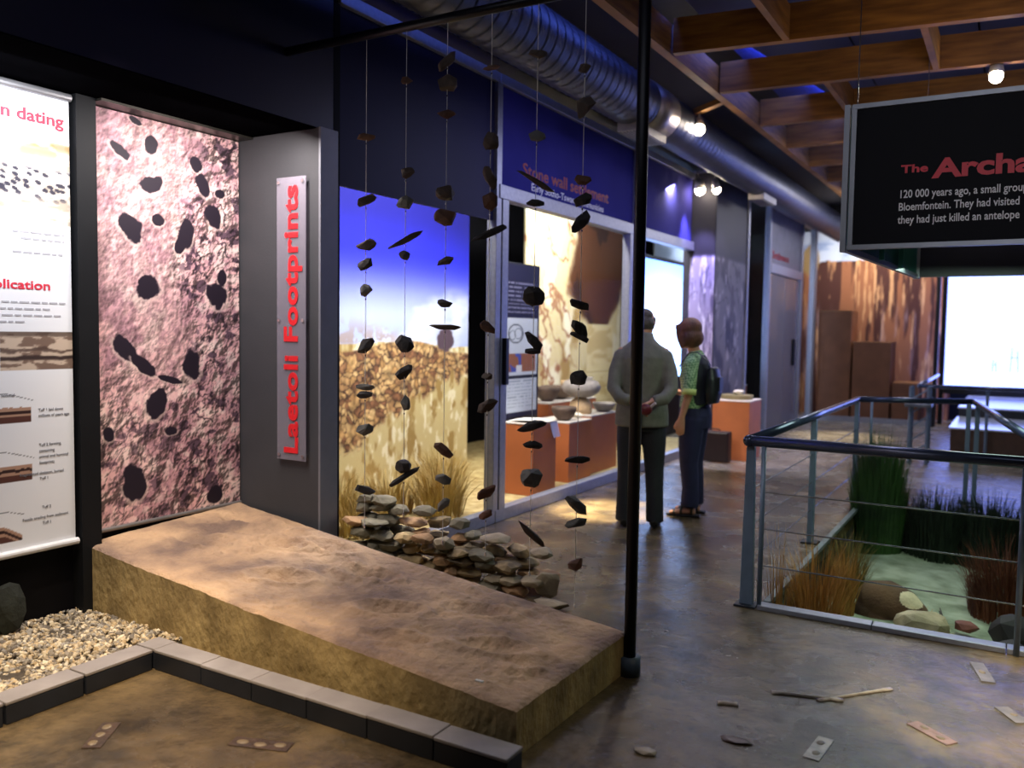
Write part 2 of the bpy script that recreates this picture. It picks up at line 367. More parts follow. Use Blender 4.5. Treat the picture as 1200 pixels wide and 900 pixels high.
# ---- glass walls: window_n with posts, rails, panes as parts
def window(n, y0, y1, x=GX, ztop=3.58, transom=None, post0=True, post1=True, label='', mull=.075, header=None):
    e = thing('window_%d' % n, label, 'window', (x, y0, 0)); e['kind'] = 'structure'
    if post0: bxo('post', x-.045, x+.045, y0-mull/2, y0+mull/2, 0, ztop, alu, e, .004)
    if post1: bxo('post', x-.045, x+.045, y1-mull/2, y1+mull/2, 0, ztop, alu, e, .004)
    a = y0+(mull/2 if post0 else 0); b = y1-(mull/2 if post1 else 0)
    bxo('head_rail', x-.045, x+.05, a, b, ztop-.075, ztop, alu, e, .004)
    bxo('sill_rail', x-.045, x+.05, a, b, 0, .1, alu, e, .004)
    zt = ztop-.075
    if transom:
        bxo('transom', x-.05, x+.055, a, b, transom-.09, transom+.02, alu, e, .004)
        bxo('header_panel', x-.012, x+.012, a, b, transom+.02, zt, navy2, e)
        zt = transom-.09
    if header:
        bxo('header_panel', x-.012, x+.012, a, b, header, zt, M('dark_header', (22, 20, 60), .6, var=.08, scale=2, spec=.2), e); zt = header
    bxo('pane', x-.005, x+.005, a, b, .1, zt, glass, e)
    return e
navy2 = M('blue_header', (48, 46, 122), .9, var=.08, scale=2, spec=.1)
w1 = window(1, 3.98, 5.835, post0=False, header=2.43, label='tall glazed front of the ruin show case behind the hanging stones')
w2 = window(2, 5.835, 8.67, transom=2.70, post0=False, label='glazed front with blue lettered header before the rock-art case')
bxo('door_stile', GX-.04, GX+.05, 5.885, 5.98, .1, 2.61, alu, w2, .004)
bxo('door_stile', GX-.04, GX+.05, 8.50, 8.62, .1, 2.61, alu, w2, .004)
hd = bxo('door_handle', GX+.05, GX+.09, 5.90, 5.95, 1.12, 1.5, blackm, w2, .006)
t = text('lettering', 'Stone wall settlement', .15, M('deep_red_print', (140, 14, 24), .5), (GX+.0125, 6.25, 2.86), (0, 1, 0), (0, 0, 1), w2, 1.32, .002)
text('lettering', 'Early Sotho-Tswana communities', .09, whitetxt, (GX+.0125, 6.4, 2.755), (0, 1, 0), (0, 0, 1), w2, 1.22)
w3 = window(3, 8.67, 10.55, transom=2.70, post0=False, post1=False, label='glazed bay with blue header beside the black pole')
w4 = window(4, 12.02, 13.25, x=-3.32, post0=True, label='narrow glazed bay beyond the grey rock print', mull=.06)
w5 = window(5, 15.5, 16.55, x=-3.32, post0=True, label='last glazed bay before the far corner', mull=.09)
d1 = thing('door_1', 'far grey glazed door with red lettered header', 'door', (-3.32, 13.28, 0)); d1['kind'] = 'structure'
bxo('head_rail', -3.365, -3.27, 13.28, 15.45, 3.5, 3.58, alu, d1)
bxo('header_panel', -3.335, -3.305, 13.28, 15.45, 2.66, 3.5, M('grey_header', (96, 96, 108), .5), d1)
bxo('transom', -3.37, -3.265, 13.28, 15.45, 2.52, 2.66, alu, d1)
frost = MG('frosted_glass', (150, 155, 165), .5, .25)
for a, b in ((13.3, 14.35), (14.38, 15.43)):
    lf = bxo('door_leaf', -3.335, -3.305, a, b, .02, 2.5, frost, d1)
bxo('door_handle', -3.3, -3.25, 14.95, 15.02, 1.05, 1.5, blackm, d1, .005)
text('lettering', 'Settlement', .17, M('deep_red_print', (170, 20, 30), .5), (-3.30, 13.45, 2.75), (0, 1, 0), (0, 0, 1), d1, 1.5)
# ---- far end
struct(bxo('wall_far', -6.5, 4, 18.3, 18.5, 0, 4.2, blackp), 'dark far wall closing the hall', 'wall')
w6 = thing('window_6', 'wide glazed front of the far village case', 'window', (-3.3, 16.6, 0)); w6['kind'] = 'structure'
bxo('post', -3.36, -3.26, 16.56, 16.66, 0, 3.58, alu, w6); bxo('post', -1.24, -1.17, 16.56, 16.66, 0, 3.58, blackm, w6)
bxo('sill_rail', -3.26, -1.24, 16.56, 16.66, 0, .09, alu, w6); bxo('head_rail', -3.26, -1.24, 16.56, 16.66, 3.5, 3.58, alu, w6)
bxo('pane', -3.26, -1.24, 16.6, 16.61, .09, 3.5, glass, w6)
struct(bxo('wall_right', 3.9, 4.05, -2, 18.4, 0, 4.2, blackp), 'dark right wall outside the view', 'wall')
struct(bxo('wall_near', -7, 4, -2.15, -2, 0, 4.2, blackp), 'dark wall behind the viewer', 'wall')
# ---- ceiling with timber frame
ceil = struct(bxo('ceiling', -7, 4, -2, 18.5, 4.2, 4.3, M('ceiling_black', (12, 12, 20), .7)), 'dark ceiling hung with blue panels and an orange timber frame', 'ceiling')
cpm = M('ceiling_panel_blue', (30, 44, 116), .6, var=.1, scale=3)
for i in range(5):
    for j in range(11):
        x = -2.2+i*.92; y = 3.2+j*1.22
        bxo('ceiling_panel', x+.008, x+.912, y+.008, y+1.212, 3.985, 4.0, cpm, ceil)
def beam(a, b, h=.25, wd=.05, up=(0, 0, 1)): return obj('timber_beam', bar(bmesh.new(), (*a, 3.6+h/2), (*b, 3.6+h/2), wd, h), timber, ceil)
beam((-2.33, 1.5), (-2.27, 15.8), .22, .07)
YS = [4.85, 6.1, 7.25, 8.56, 9.68, 10.85, 12.0, 13.2, 14.4]
SK = [.25, .30, .20, .05, 0, 0, 0, 0, 0]
for y, s in zip(YS, SK): beam((-2.26, y), (3.6, y+s*2.6), .25, .07)
for x, k in ((-1.47, 1), (-1.42, 3), (-.62, 2), (-.6, 5), (-1.45, 5), (-1.5, 6), (.3, 1), (.35, 4), (-.62, 0)):
    fr = (x+2.26)/5.86*2.6
    beam((x, YS[k-1]+SK[k-1]*fr+.04 if k else 3.0), (x, YS[k]+SK[k]*fr-.04), .23, .045)
# ---- kerb around the gravel corner
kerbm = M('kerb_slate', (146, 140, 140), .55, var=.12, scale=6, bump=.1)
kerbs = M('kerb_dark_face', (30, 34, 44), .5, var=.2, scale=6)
kb = thing('trim_4', 'low grey kerb of stone blocks around the gravel corner', 'kerb', (-3.35, 2.48, 0)); kb['kind'] = 'structure'
def kblock(x0, x1, y0, y1, j=0):
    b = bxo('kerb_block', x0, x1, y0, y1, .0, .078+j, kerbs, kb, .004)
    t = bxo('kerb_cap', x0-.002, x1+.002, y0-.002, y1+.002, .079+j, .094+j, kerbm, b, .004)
    t.location = (0, 0, 0)
y = 2.44
for k in range(9): kblock(-3.415, -3.30, y-.325, y-.007, rnd.uniform(-.003, .003)); y -= .33
kblock(-3.415, -3.30, 2.445, 2.555)
x = -3.293
for k in range(6): kblock(x, x+.305, 2.44, 2.55, rnd.uniform(-.003, .003)); x += .31

# ================================================================== THINGS
# ---- sloping cast of the footprint trail
castm = M('tan_cast', (198, 164, 130), .85, var=.2, scale=3.2, col2=(124, 102, 90), bump=.9, bscale=30, detail=10)
castside = M('ochre_cast_side', (182, 158, 108), .8, var=.25, scale=4.5, col2=(134, 114, 74), bump=.7, bscale=24, stretch=(1.2, 1.2, .75), detail=10)
cast = thing('footprint_cast', 'long sloping tan cast of an ancient footprint trail on the floor', 'cast', (-2.9, 3.2, 0))
A = (-4.24, 2.72); B = (-1.50, 2.612); Cc = (-1.478, 3.58); D = (-4.25, 3.79)
def ctop(s, t):
    x = (A[0]+(B[0]-A[0])*s)*(1-t)+(D[0]+(Cc[0]-D[0])*s)*t; y = (A[1]+(B[1]-A[1])*s)*(1-t)+(D[1]+(Cc[1]-D[1])*s)*t
    return x, y
ns, ntt = 300, 110
s_, t_ = np.meshgrid(np.linspace(0, 1, ns+1), np.linspace(0, 1, ntt+1), indexing='ij')
z_ = .395-.205*s_**.85+.05*t_*(1-s_)
edge = np.minimum(np.minimum(s_, 1-s_)*2.75, np.minimum(t_, 1-t_)); ek = .25+.75*ss(0, .12, edge); zb = z_.copy()
wx = s_*2.75; wy = t_*1.0
z_ = z_+.05*(fbm(wx*2.2, wy*2.2, 2, 5)-.5)+.03*(fbm(wx*9, wy*9, 5, 4)-.5)
z_ = z_+.045*(fbm(wx*20, wy*20, 8, 4)-.5)*ss(.38, .62, fbm(wx*3, wy*3, 41, 3))+.012*(fbm(wx*40, wy*40, 18, 3)-.5)
for (fx, fy, an, d) in ((.42, .42, .5, .035), (.75, .66, .35, .035), (1.12, .36, .5, .04), (1.42, .70, .3, .035), (1.78, .42, .5, .04), (2.1, .7, .4, .03), (2.4, .4, .5, .03), (1.0, .84, .2, .03), (.3, .8, .4, .03), (2.02, .2, .4, .03)):
    ca, sa = math.cos(an), math.sin(an); dx = wx-fx; dy = wy-fy; p = dx*ca+dy*sa; q = -dx*sa+dy*ca
    e = (p/.13)**2+(q/.055)**2; z_ = z_-d*np.exp(-e*1.1)+d*.45*np.exp(-(e-2.2)**2)
z_ = zb+(z_-zb)*ek
z_ = z_-.012*np.clip(1-edge/.03, 0, 1)**2
bm = bmesh.new(); gv = [[bm.verts.new((*ctop(s_[i, j], t_[i, j]), z_[i, j])) for j in range(ntt+1)] for i in range(ns+1)]
for i in range(ns):
    for j in range(ntt): bm.faces.new((gv[i][j], gv[i+1][j], gv[i+1][j+1], gv[i][j+1]))
obj('cast_top', bm, castm, cast, True)
bm = bmesh.new()
rim = [(i, 0) for i in range(ns+1)]+[(ns, j) for j in range(1, ntt+1)]+[(i, ntt) for i in range(ns-1, -1, -1)]+[(0, j) for j in range(ntt-1, 0, -1)]
tp = [bm.verts.new((*ctop(s_[i, j], t_[i, j]), z_[i, j])) for i, j in rim]; bt = [bm.verts.new((*ctop(s_[i, j], t_[i, j]), .001)) for i, j in rim]
for k in range(len(rim)): bm.faces.new((tp[k], bt[k], bt[(k+1) % len(rim)], tp[(k+1) % len(rim)]))
bm.faces.new(bt)
obj('cast_body', bm, castside, cast)
tag(obj('paper_scrap', box(bmesh.new(), -1.70, -1.665, 2.64, 2.652, .235, .242, .002), M('white_scrap', (235, 232, 226), .6)), 'tiny white scrap lying on the front edge of the cast', 'scrap')
# ---- gravel
bm = bmesh.new(); bmesh.ops.create_icosphere(bm, subdivisions=1, radius=1); bm.verts.ensure_lookup_table()
bv = np.array([v.co[:] for v in bm.verts]); bf = np.array([[v.index for v in f.verts] for f in bm.faces]); bm.free()
rg = np.random.default_rng(4); vs = []; fs = []; cl = []; k = 0
pal = lin([[200, 184, 156], [170, 154, 130], [214, 202, 178], [140, 130, 116], [184, 162, 128], [156, 150, 142], [110, 102, 94]])
for _ in range(8800):
    x = rg.uniform(-4.24, -3.42); y = rg.uniform(.55, 2.70)
    if y > 2.56 and x > -3.42-.0: continue
    r = rg.uniform(.008, .0145); q = Matrix.Rotation(rg.uniform(0, 6.28), 3, V(rg.normal(size=3)))
    sc = np.array([1.35, 1., .7])*r*(1+rg.uniform(-.25, .25, 3))
    p = (bv*sc*(1+rg.uniform(-.12, .12, (len(bv), 1))))@np.array(q)+np.array([x, y, .03+.018*math.sin(x*9)*math.sin(y*7)+rg.uniform(0, .016)])
    vs.append(p); fs.append(bf+k*len(bv)); cl.append(np.tile(pal[rg.integers(0, 7)]*rg.uniform(.8, 1.1), (len(bv), 1))); k += 1
me = bpy.data.meshes.new('gravel'); me.from_pydata(np.concatenate(vs).tolist(), [], np.concatenate(fs).tolist())
ca = me.color_attributes.new('Col', 'FLOAT_COLOR', 'POINT'); cc = np.ones((len(bv)*k, 4)); cc[:, :3] = np.concatenate(cl); ca.data.foreach_set('color', cc.ravel())
gr = link('gravel', me, MP('pebble', .7, .4)); tag(gr, 'bed of small pale pebbles between the kerb and the banner wall', 'gravel', kind='stuff')
tag(bxo('gravel_bed', -4.25, -3.42, -1.0, 2.72, 0, .03, M('gravel_soil', (70, 62, 52), .9, var=.3, scale=30)), 'dark soil layer under the pale pebbles', 'soil', kind='stuff')
rk = rock('boulder', (-4.18, 2.28, .16), (.1, .16, .26), M('mossy_rock', (30, 34, 27), .9, var=.35, scale=6, bump=.6), seed=5, n=110)
tag(rk, 'dark mossy boulder in the shade below the white banner', 'boulder')

# ---- hanging banners
prt = MP('print_satin')
def mural_fn(U, W):
    x = U; y = W*2.27
    c = cons((196, 156, 158), U.shape)
    n = fbm(x*5, y*5, 1, 6); c = mixc(c, (172, 132, 140), ss(.56, .38, n)); c = mixc(c, (214, 184, 180), ss(.52, .7, fbm(x*9+3, y*7, 6, 6))*.8)
    g = fbm(x*46, y*40, 11, 3); c = mixc(c, (118, 86, 100), ss(.42, .3, g)*.35); c = mixc(c, (232, 208, 202), ss(.58, .72, g)*.35)
    hf = fbm(x*9, y*9, 51, 6)+.35*fbm(x*34, y*30, 61, 4)
    rel = (np.gradient(hf, axis=1)*210-np.gradient(hf, axis=0)*205)
    rough = np.clip(ss(.42, .8, x+.5*(fbm(x*3, y*3, 9)-.5))+ss(.5, .25, W+.2*(fbm(x*4, y*4, 19)-.5))*.7, 0, 1)
    r2 = fbm(x*15+.6*fbm(x*8, y*8, 4), y*17, 21, 5)
    c = mixc(c, (66, 50, 64), ss(.40, .34, r2)*rough*.85)
    c = mixc(c, (214, 198, 192), ss(.55, .64, r2)*rough*.55)
    cr = np.abs(fbm(x*4+y*1.3, y*3-x*2, 31, 5)-.5); c = mixc(c, (52, 38, 52), ss(.012, .002, cr)*rough*.9)
    c = c*np.clip(1+(.022+.055*rough)*rel, .5, 1.22)[..., None]
    for (u, v, a, b, an) in ((.172, .912, .072, .032, -35), (.37, .939, .044, .052, -20), (.361, .842, .077, .048, 25), (.239, .727, .096, .061, -35), (.601, .733, .054, .08, -10), (.564, .701, .036, .055, -25), (.415, .759, .04, .034, 0), (.338, .584, .083, .072, 30), (.678, .916, .043, .045, 0), (.72, .864, .05, .071, 20), (.801, .788, .058, .082, 35), (.847, .848, .039, .031, 0), (.863, .621, .04, .053, 0), (.829, .574, .072, .084, 35), (.279, .988, .043, .019, -20), (.193, .431, .09, .052, -45), (.315, .388, .094, .039, -35), (.485, .353, .094, .017, -15), (.636, .391, .062, .092, 10), (.397, .294, .063, .089, -28), (.241, .102, .07, .112, 5), (.083, .226, .036, .042, 0), (.8, .031, .066, .054, 0), (.482, .22, .041, .03, 0)):
        t = math.radians(an); dx = x-u; dy = y-v*2.27
        p = dx*math.cos(t)+dy*math.sin(t); q = -dx*math.sin(t)+dy*math.cos(t)
        e = np.sqrt((p/a)**2+(q/b)**2)+.9*(fbm(x*16, y*16, int(u*99), 5)-.5)+.08
        c = mixc(c, (232, 206, 198), ss(1.45, 1.15, e)*ss(.9, 1.05, e)*.6*(q < 0)); c = mixc(c, (34, 26, 40), ss(1.1, .95, e))
    return c
mu = thing('footprint_mural', 'tall pink rock-surface photo banner dotted with dark footprints', 'banner', (-4.25, 3.29, .43))
sheet('printed_sheet', (-4.25, 2.79, .44), (0, 1, 0), (0, 0, 2.27), 240, 540, mural_fn, prt, mu)
obj('bottom_bar', rod(bmesh.new(), (-4.245, 2.785, .435), (-4.245, 3.79, .435), .012), M('bar_grey', (120, 116, 116), .4, .3), mu)
def banner_fn(U, W):
    z = .43+W*2.26; yy = 1.3+U*1.345
    c = cons((232, 234, 240), U.shape)
    # upper landscape photograph
    ph = (z < 2.46) & (z > 2.05)
    t = (2.46-z)/.41; n = fbm(yy*8, z*20, 3, 6)
    p = cons((214, 204, 190), U.shape); p = mixc(p, (150, 122, 78), ss(.14, .05, t)*ss(-.02, .03, t)); p = mixc(p, (196, 160, 110), ss(.3, .12, t)*ss(.08, .12, t))
    p = mixc(p, (150, 132, 114), ss(.48, .34, fbm(yy*20, z*46, 13, 5))*.6); p = mixc(p, (236, 230, 222), ss(.5, .62, n)*.5)
    f1, f2, idn = voro(yy*22, z*34+yy*6, 2); blob = ss(.40, .30, f1+.25*(fbm(yy*40, z*40, 8)-.5))*(idn > .35)*ss(.3, .38, t)*ss(.78, .62, t)
    p = mixc(p, (44, 42, 58), blob)
    c = np.where(ph[..., None], p, c)
    # lower photograph
    q = (z < 1.515) & (z > 1.325) & (yy > 2.28)
    n = fbm(yy*12, z*30, 5, 6); p = cons((196, 176, 158), U.shape); p = mixc(p, (120, 98, 86), ss(.5, .4, n)); p = mixc(p, (60, 46, 44), ss(.016, .006, np.abs(z-1.385+.03*(n-.5)))*1.)
    p = mixc(p, (78, 60, 54), ss(.012, .004, np.abs(z-1.425+.05*(n-.5)))*.8); p = mixc(p, (70, 56, 50), ss(1.485, 1.5, z+.03*(n-.5))*.7)
    c = np.where(q[..., None], p, c)
    # three strata diagrams
    for zt, yr, sl in ((1.145, 2.425, 0), (.858, 2.425, 0), (.565, 2.37, .6)):
        top = zt-sl*np.maximum(0, yy-2.28)+.006*(fbm(yy*40, yy*0, 4)-.5)
        m = (z < top) & (z > zt-.078) & (yy < yr)
        d = (top-z)/.078; p = cons((84, 50, 44), U.shape); p = mixc(p, (172, 136, 116), ((d < .22) | ((d > .42) & (d < .58))).astype(float)); p = mixc(p, (50, 30, 30), ((d > .22) & (d < .42)).astype(float))
        c = np.where(m[..., None], p, c)
        l = np.abs(z-(zt+.07-.3*np.maximum(0, yy-2.3)))
        c = np.where(((l < .002) & (yy > 2.1) & (yy < yr+.01) & (z > top))[..., None], cons((120, 120, 124), U.shape), c)
    return c
bn = thing('dating_banner', 'bright white text banner about dating with red headings and photo strips', 'banner', (-4.2, 2.0, .42))
sheet('printed_sheet', (-4.2, 1.3, .43), (0, 1.345, 0), (0, 0, 2.26), 240, 430, banner_fn, MP('print_white', .5, .4), bn)
obj('bottom_roller', rod(bmesh.new(), (-4.195, 1.29, .425), (-4.195, 2.655, .425), .018), M('white_bar', (225, 225, 228), .4), bn)
obj('top_bar', rod(bmesh.new(), (-4.195, 1.29, 2.70), (-4.195, 2.65, 2.70), .02), M('silver_bar', (150, 150, 155), .35, .6), bn)
UY, UZ = (0, 1, 0), (0, 0, 1)
def btx(s, y, z, size, mat=greytxt, al='LEFT', xs=1., bold=0.): text('lettering', s, size, mat, (-4.1985, y, z), UY, UZ, bn, xs, bold, al, .0006)
pinkred = M('crimson_print', (214, 40, 66), .6, var=.02)
btx('n dating', 2.615, 2.545, .083, pinkred, 'RIGHT', 1.18, .0024)
btx('Application', 2.535, 1.725, .062, pinkred, 'RIGHT', 1.32, .0012)
for s, y, z in (('Tuff 1 laid down', 2.46, 1.118), ('millions of years ago', 2.46, 1.09), ('Tuff 2 forming,', 2.46, .942), ('containing', 2.46, .912), ('animal and hominid', 2.46, .882), ('footprints', 2.46, .852), ('Fragmented skeleton, buried', 2.36, .80), ('Tuff 1', 2.46, .772), ('Tuff 2', 2.47, .625), ('Fossils eroding from sediment', 2.37, .575), ('Tuff 1', 2.47, .545), ('hominid', 2.28, 1.20)):
    btx(s, y, z, .0205, greytxt, xs=.95)
for z0, n in ((2.0, 2), (1.90, 1), (1.655, 4)):      # rows of body copy too fine to read
    for k in range(n):
        L = (.5, .42, .48, .3)[k % 4]; y = 2.6-.1-L
        b = bmesh.new(); yy = 2.1 if z0 < 1.8 else 2.6-L*.5
        end = yy+L
        while yy < end:
            wl = min(rnd.uniform(.02, .055), 2.61-yy)
            if wl < .008: break
            box(b, -4.1995, -4.1985, yy, min(yy+wl, 2.61), z0-k*.032, z0-k*.032+.009); yy += wl+.01
        obj('text_line', b, M('pale_grey_print', (176, 176, 184), .7, var=.02), bn)
# ---- acrylic sign on return wall
sg = thing('acrylic_sign', 'narrow clear acrylic sign with red vertical lettering on the charcoal wall', 'sign', (-3.775, 3.76, .74))
bxo('acrylic_plate', -3.893, -3.655, 3.765, 3.772, .75, 2.455, MG('acrylic', (225, 220, 228), .9, .30), sg, .002)
text('lettering', 'Laetoli Footprints', .155, M('bright_red', (232, 34, 44), .45, var=.02), (-3.72, 3.762, .80), (0, 0, 1), (-1, 0, 0), sg, 1.0, .0045, depth=.002, space=1.05)
lo = sg.children[-1]
co = [v.co.z for v in lo.data.vertices]; kz = 1.61/(max(co)-min(co)); z0 = min(co)
for v in lo.data.vertices: v.co.z = .795+(v.co.z-z0)*kz
for zz in (.78, 1.60, 2.425):
    for xx in (-3.872, -3.676):
        obj('standoff_bolt', rod(bmesh.new(), (xx, 3.758, zz), (xx, 3.80, zz), .011, n=10), M('chrome', (210, 210, 215), .2, .9), sg)

# ---- hanging stone strands: bar, pole
fr = thing('strand_frame', 'black steel pole and overhead bar from which the stone strands hang', 'frame', (-1.455, 3.56, 0))
obj('pole', rod(bmesh.new(), (-1.455, 3.56, .06), (-1.455, 3.56, 4.2), .0275, n=16), blackm, fr, True)
obj('pole_foot', rod(bmesh.new(), (-1.455, 3.56, .0), (-1.455, 3.56, .085), .05, n=16), M('blue_grey_foot', (62, 78, 100), .5), fr, True)
obj('overhead_bar', rod(bmesh.new(), (-3.6, 3.56, 3.10), (-1.44, 3.56, 3.10), .024, n=14), blackm, fr, True)
stm = [M('dark_stone_a', (52, 48, 48), .7, var=.3, scale=14, bump=.4), M('dark_stone_b', (74, 60, 52), .7, var=.3, scale=14, bump=.4), M('rust_stone', (98, 66, 50), .75, var=.3, scale=12, bump=.4), M('grey_stone', (98, 96, 92), .7, var=.25, scale=14, bump=.4)]
cordm = M('pale_cord', (220, 216, 210), .5, var=.1)
beadm = M('silver_crimp', (215, 215, 220), .25, .8)
ST = [
[(2.57, .1, .045, 0, 2), (2.24, .118, .064, 25, 1), (2.0, .114, .064, 20, 1), (1.9, .1, .064, 25, 0), (1.76, .078, .069, 20, 3), (1.46, .12, .074, 40, 0), (1.24, .111, .037, 0, 3), (1.2, .102, .042, 5, 0), (1.01, .111, .065, 20, 3), (.68, .13, .046, -15, 0)],
[(2.83, .07, .039, 0, 2), (2.36, .097, .057, 15, 1), (2.21, .097, .071, 10, 3), (2.02, .204, .036, 30, 1), (1.94, .067, .053, -25, 0), (1.48, .089, .107, 40, 0), (1.33, .107, .07, 35, 0), (1.17, .067, .09, 30, 3), (.835, .09, .077, 0, 0), (.775, .207, .036, 32, 0)],
[(2.89, .15, .05, 45, 1), (2.78, .102, .094, 0, 1), (2.63, .094, .047, 0, 2), (2.24, .103, .086, 10, 1), (2.12, .129, .094, -10, 2), (1.9, .095, .05, 25, 1), (1.69, .082, .043, -5, 0), (1.57, .177, .03, -3, 1), (.94, .115, .062, -35, 2), (.79, .087, .06, -10, 3), (.66, .09, .05, 50, 3)],
[(2.82, .091, .029, 0, 2), (2.47, .087, .091, 10, 1), (2.3, .13, .062, -65, 1), (2.18, .083, .1, 0, 2), (2.03, .217, .038, 25, 0), (1.57, .095, .05, -30, 2), (1.33, .059, .038, 0, 1), (1.18, .12, .06, 25, 1), (.75, .115, .054, 30, 2), (.64, .077, .042, 30, 2)],
[(2.85, .088, .048, 0, 1), (2.47, .088, .056, 0, 3), (2.26, .208, .028, -30, 1), (2.16, .101, .036, 0, 0), (1.72, .105, .101, 0, 0), (1.51, .115, .05, -45, 0), (1.46, .09, .033, 5, 0), (1.1, .148, .05, 12, 0), (1.01, .107, .041, -8, 0), (.85, .111, .099, 0, 3), (.58, .206, .036, -42, 1)],
[(2.75, .07, .05, 0, 1), (2.58, .13, .08, 50, 1), (2.25, .078, .055, -5, 2), (2.16, .094, .065, 25, 0), (2.06, .135, .06, 50, 0), (1.68, .11, .048, -20, 0), (1.57, .115, .06, -45, 0), (1.53, .102, .035, -25, 0), (1.34, .091, .075, 20, 0), (.96, .123, .04, 2, 0), (.75, .138, .06, -38, 3), (.66, .112, .048, 12, 3), (.46, .095, .055, 35, 2)]]
XS = [-3.02, -2.755, -2.50, -2.24, -1.985, -1.74]
LB = ['strand of hanging stone flakes nearest the charcoal wall, leftmost of the six', 'second strand of hanging stone flakes from the charcoal wall, with two slanting slivers',
      'third strand of hanging stones from the left, with a long flat sliver', 'fourth strand of hanging stones from the left, beside the glazing post',
      'second strand of hanging stone flakes from the black pole', 'strand of hanging stone flakes nearest the black pole']
sd = 10
for x, lst, lb in zip(XS, ST, LB):
    e = thing('stone_strand', lb, 'stone strand', (x, 3.56, lst[-1][0]-.2), 'strands of hanging stones')
    low = {0: .3, 5: .25}.get(XS.index(x), lst[-1][0]-.12)
    obj('cord', rod(bmesh.new(), (x, 3.56, lst[-1][0]-.2), (x, 3.56, 3.10), .0016, n=6), cordm, e)
    for z, wd, ht, an, mi in lst:
        sd += 1
        rot = Matrix.Rotation(math.radians(31+rnd.uniform(-14, 14)), 4, 'Z') @ Matrix.Rotation(-math.radians(an), 4, 'Y')
        rock('stone', (x, 3.56, z), (wd*1.06, max(.03, min(wd, ht)*rnd.uniform(.55, .8)), ht*1.06), stm[mi], e, sd, 22, rot, 2.2)
        zb = z-ht*.5-.012
        obj('crimp_bead', ball(bmesh.new(), (x, 3.56, zb), (.004, .004, .007), 1), beadm, e)
    obj('crimp_bead', ball(bmesh.new(), (x, 3.56, lst[-1][0]-.2), (.006, .006, .014), 1), beadm, e)

# ---- dry-stone wall remnant between slab and glass
dw = thing('dry_stone_wall', 'low tumbled wall of rough stones between the cast and the glass', 'stone wall', (-2.95, 4.2, 0))
wm = [M('wall_stone_a', (204, 176, 128), .8, var=.3, scale=8, col2=(98, 84, 66), bump=.5), M('wall_stone_b', (166, 150, 124), .8, var=.3, scale=8, bump=.5), M('wall_stone_c', (126, 118, 98), .8, var=.3, scale=8, bump=.5), M('wall_stone_d', (176, 138, 100), .8, var=.3, scale=8, bump=.5)]
r = random.Random(3); k = 0
for lay in range(8):
    zc = .04+lay*.066
    s = r.uniform(0, .1)
    while s < 1.28:
        hmax = .60-.27*min(1, s/1.05) if s < 1.05 else .30
        ln = r.uniform(.10, .20)
        if zc < hmax-.03:
            for row in (0, 1):
                if row == 0 and zc > hmax*.72: continue
                x = -3.50+s*.9+r.uniform(-.02, .02); y = 4.06+s*.20+row*.17+r.uniform(-.02, .02)-.02*lay
                if row == 1 and x < -3.42: y = min(y, 4.18)
                h = r.uniform(.055, .085)
                mi = 2 if (s < .3 and r.random() < .8) else r.choice((0, 0, 1, 3, 2))
                rot = Matrix.Rotation(r.uniform(-.4, .6), 4, 'Z') @ Matrix.Rotation(r.uniform(-.14, .14), 4, 'Y')
                rock('stone', (x, y, max(zc+r.uniform(-.012, .012), h*.5+.005)), (ln*1.1, r.uniform(.12, .18), h), wm[mi], dw, 500+k, 34, rot, 2.5); k += 1
        s += ln*1.0
rock('stone', (-2.28, 4.30, .09), (.16, .05, .17), wm[1], dw, 991, 24, Matrix.Rotation(.5, 4, 'Z'))
rock('stone', (-2.20, 4.18, .025), (.24, .12, .05), wm[1], dw, 992, 24, Matrix.Rotation(.2, 4, 'Z'))

# ---- first case: printed ruin backdrop
def ruin_fn(U, W):
    x = U*3.4; z = W*2.95
    hz = 1.44-.06*ss(2.2, 3.2, x)+.05*(fbm(x*2, x*0, 3)-.5)
    c = mixc(cons((176, 190, 232), U.shape), (30, 34, 176), ss(1.62, 2.3, z)); c = mixc(c, (16, 16, 110), ss(2.2, 2.7, z))
    c = mixc(c, (222, 230, 248), ss(.44, .62, fbm(x*1.4, z*2.4, 14, 5))*ss(2.05, 1.75, z)*.8)
    g = fbm(x*9, z*5, 7, 6); gr_ = cons((206, 188, 136), U.shape); gr_ = mixc(gr_, (164, 136, 82), ss(.5, .36, g)); gr_ = mixc(gr_, (236, 226, 190), ss(.52, .66, fbm(x*20, z*9, 17, 4)))
    wx_ = x*13+2.2*fbm(x*7, z*7, 2); wz_ = z*17+1.8*fbm(x*8, z*8, 12)
    f1, f2, idn = voro(wx_, wz_, 6)
    s = cons((186, 142, 90), U.shape); s = mixc(s, (222, 186, 130), idn); s = mixc(s, (140, 98, 70), ss(.6, .9, hsh(np.floor(idn*997), 3., 3)))
    s = s*(1.08-.45*f1)[..., None]
    s = mixc(s, (66, 48, 42), ss(.20, .02, f2-f1)*ss(.34, .5, fbm(x*9, z*9, 33))*.95); s = s*(.7+.6*fbm(x*30, z*30, 5)[..., None])
    top = hz-.02+.04*np.sin(x*3.+.6); bot = .55+.55*ss(1.45, 3.1, x)+.25*(fbm(x*2.5, z*2.5, 5)-.5)
    m = ss(0., .02, top-z)*ss(-.05, .05, z-bot+.3*(g-.5))
    c = np.where((z < hz)[..., None], gr_, c); c = mixc(c, s, m)
    br = fbm(x*16, z*16, 23, 5); shr = ss(.44, .54, br)*ss(1.66+.06*np.sin(x*5), 1.46, z)*ss(hz-.02, hz+.02, z)*ss(2.35, 2.05, x)
    c = mixc(c, (168, 150, 146), shr*.85)
    bush = ((x-2.98)/.15)**2+((z-1.46)/.12)**2+.9*(br-.5); c = mixc(c, (84, 68, 80), ss(1.1, .8, bush))
    return c
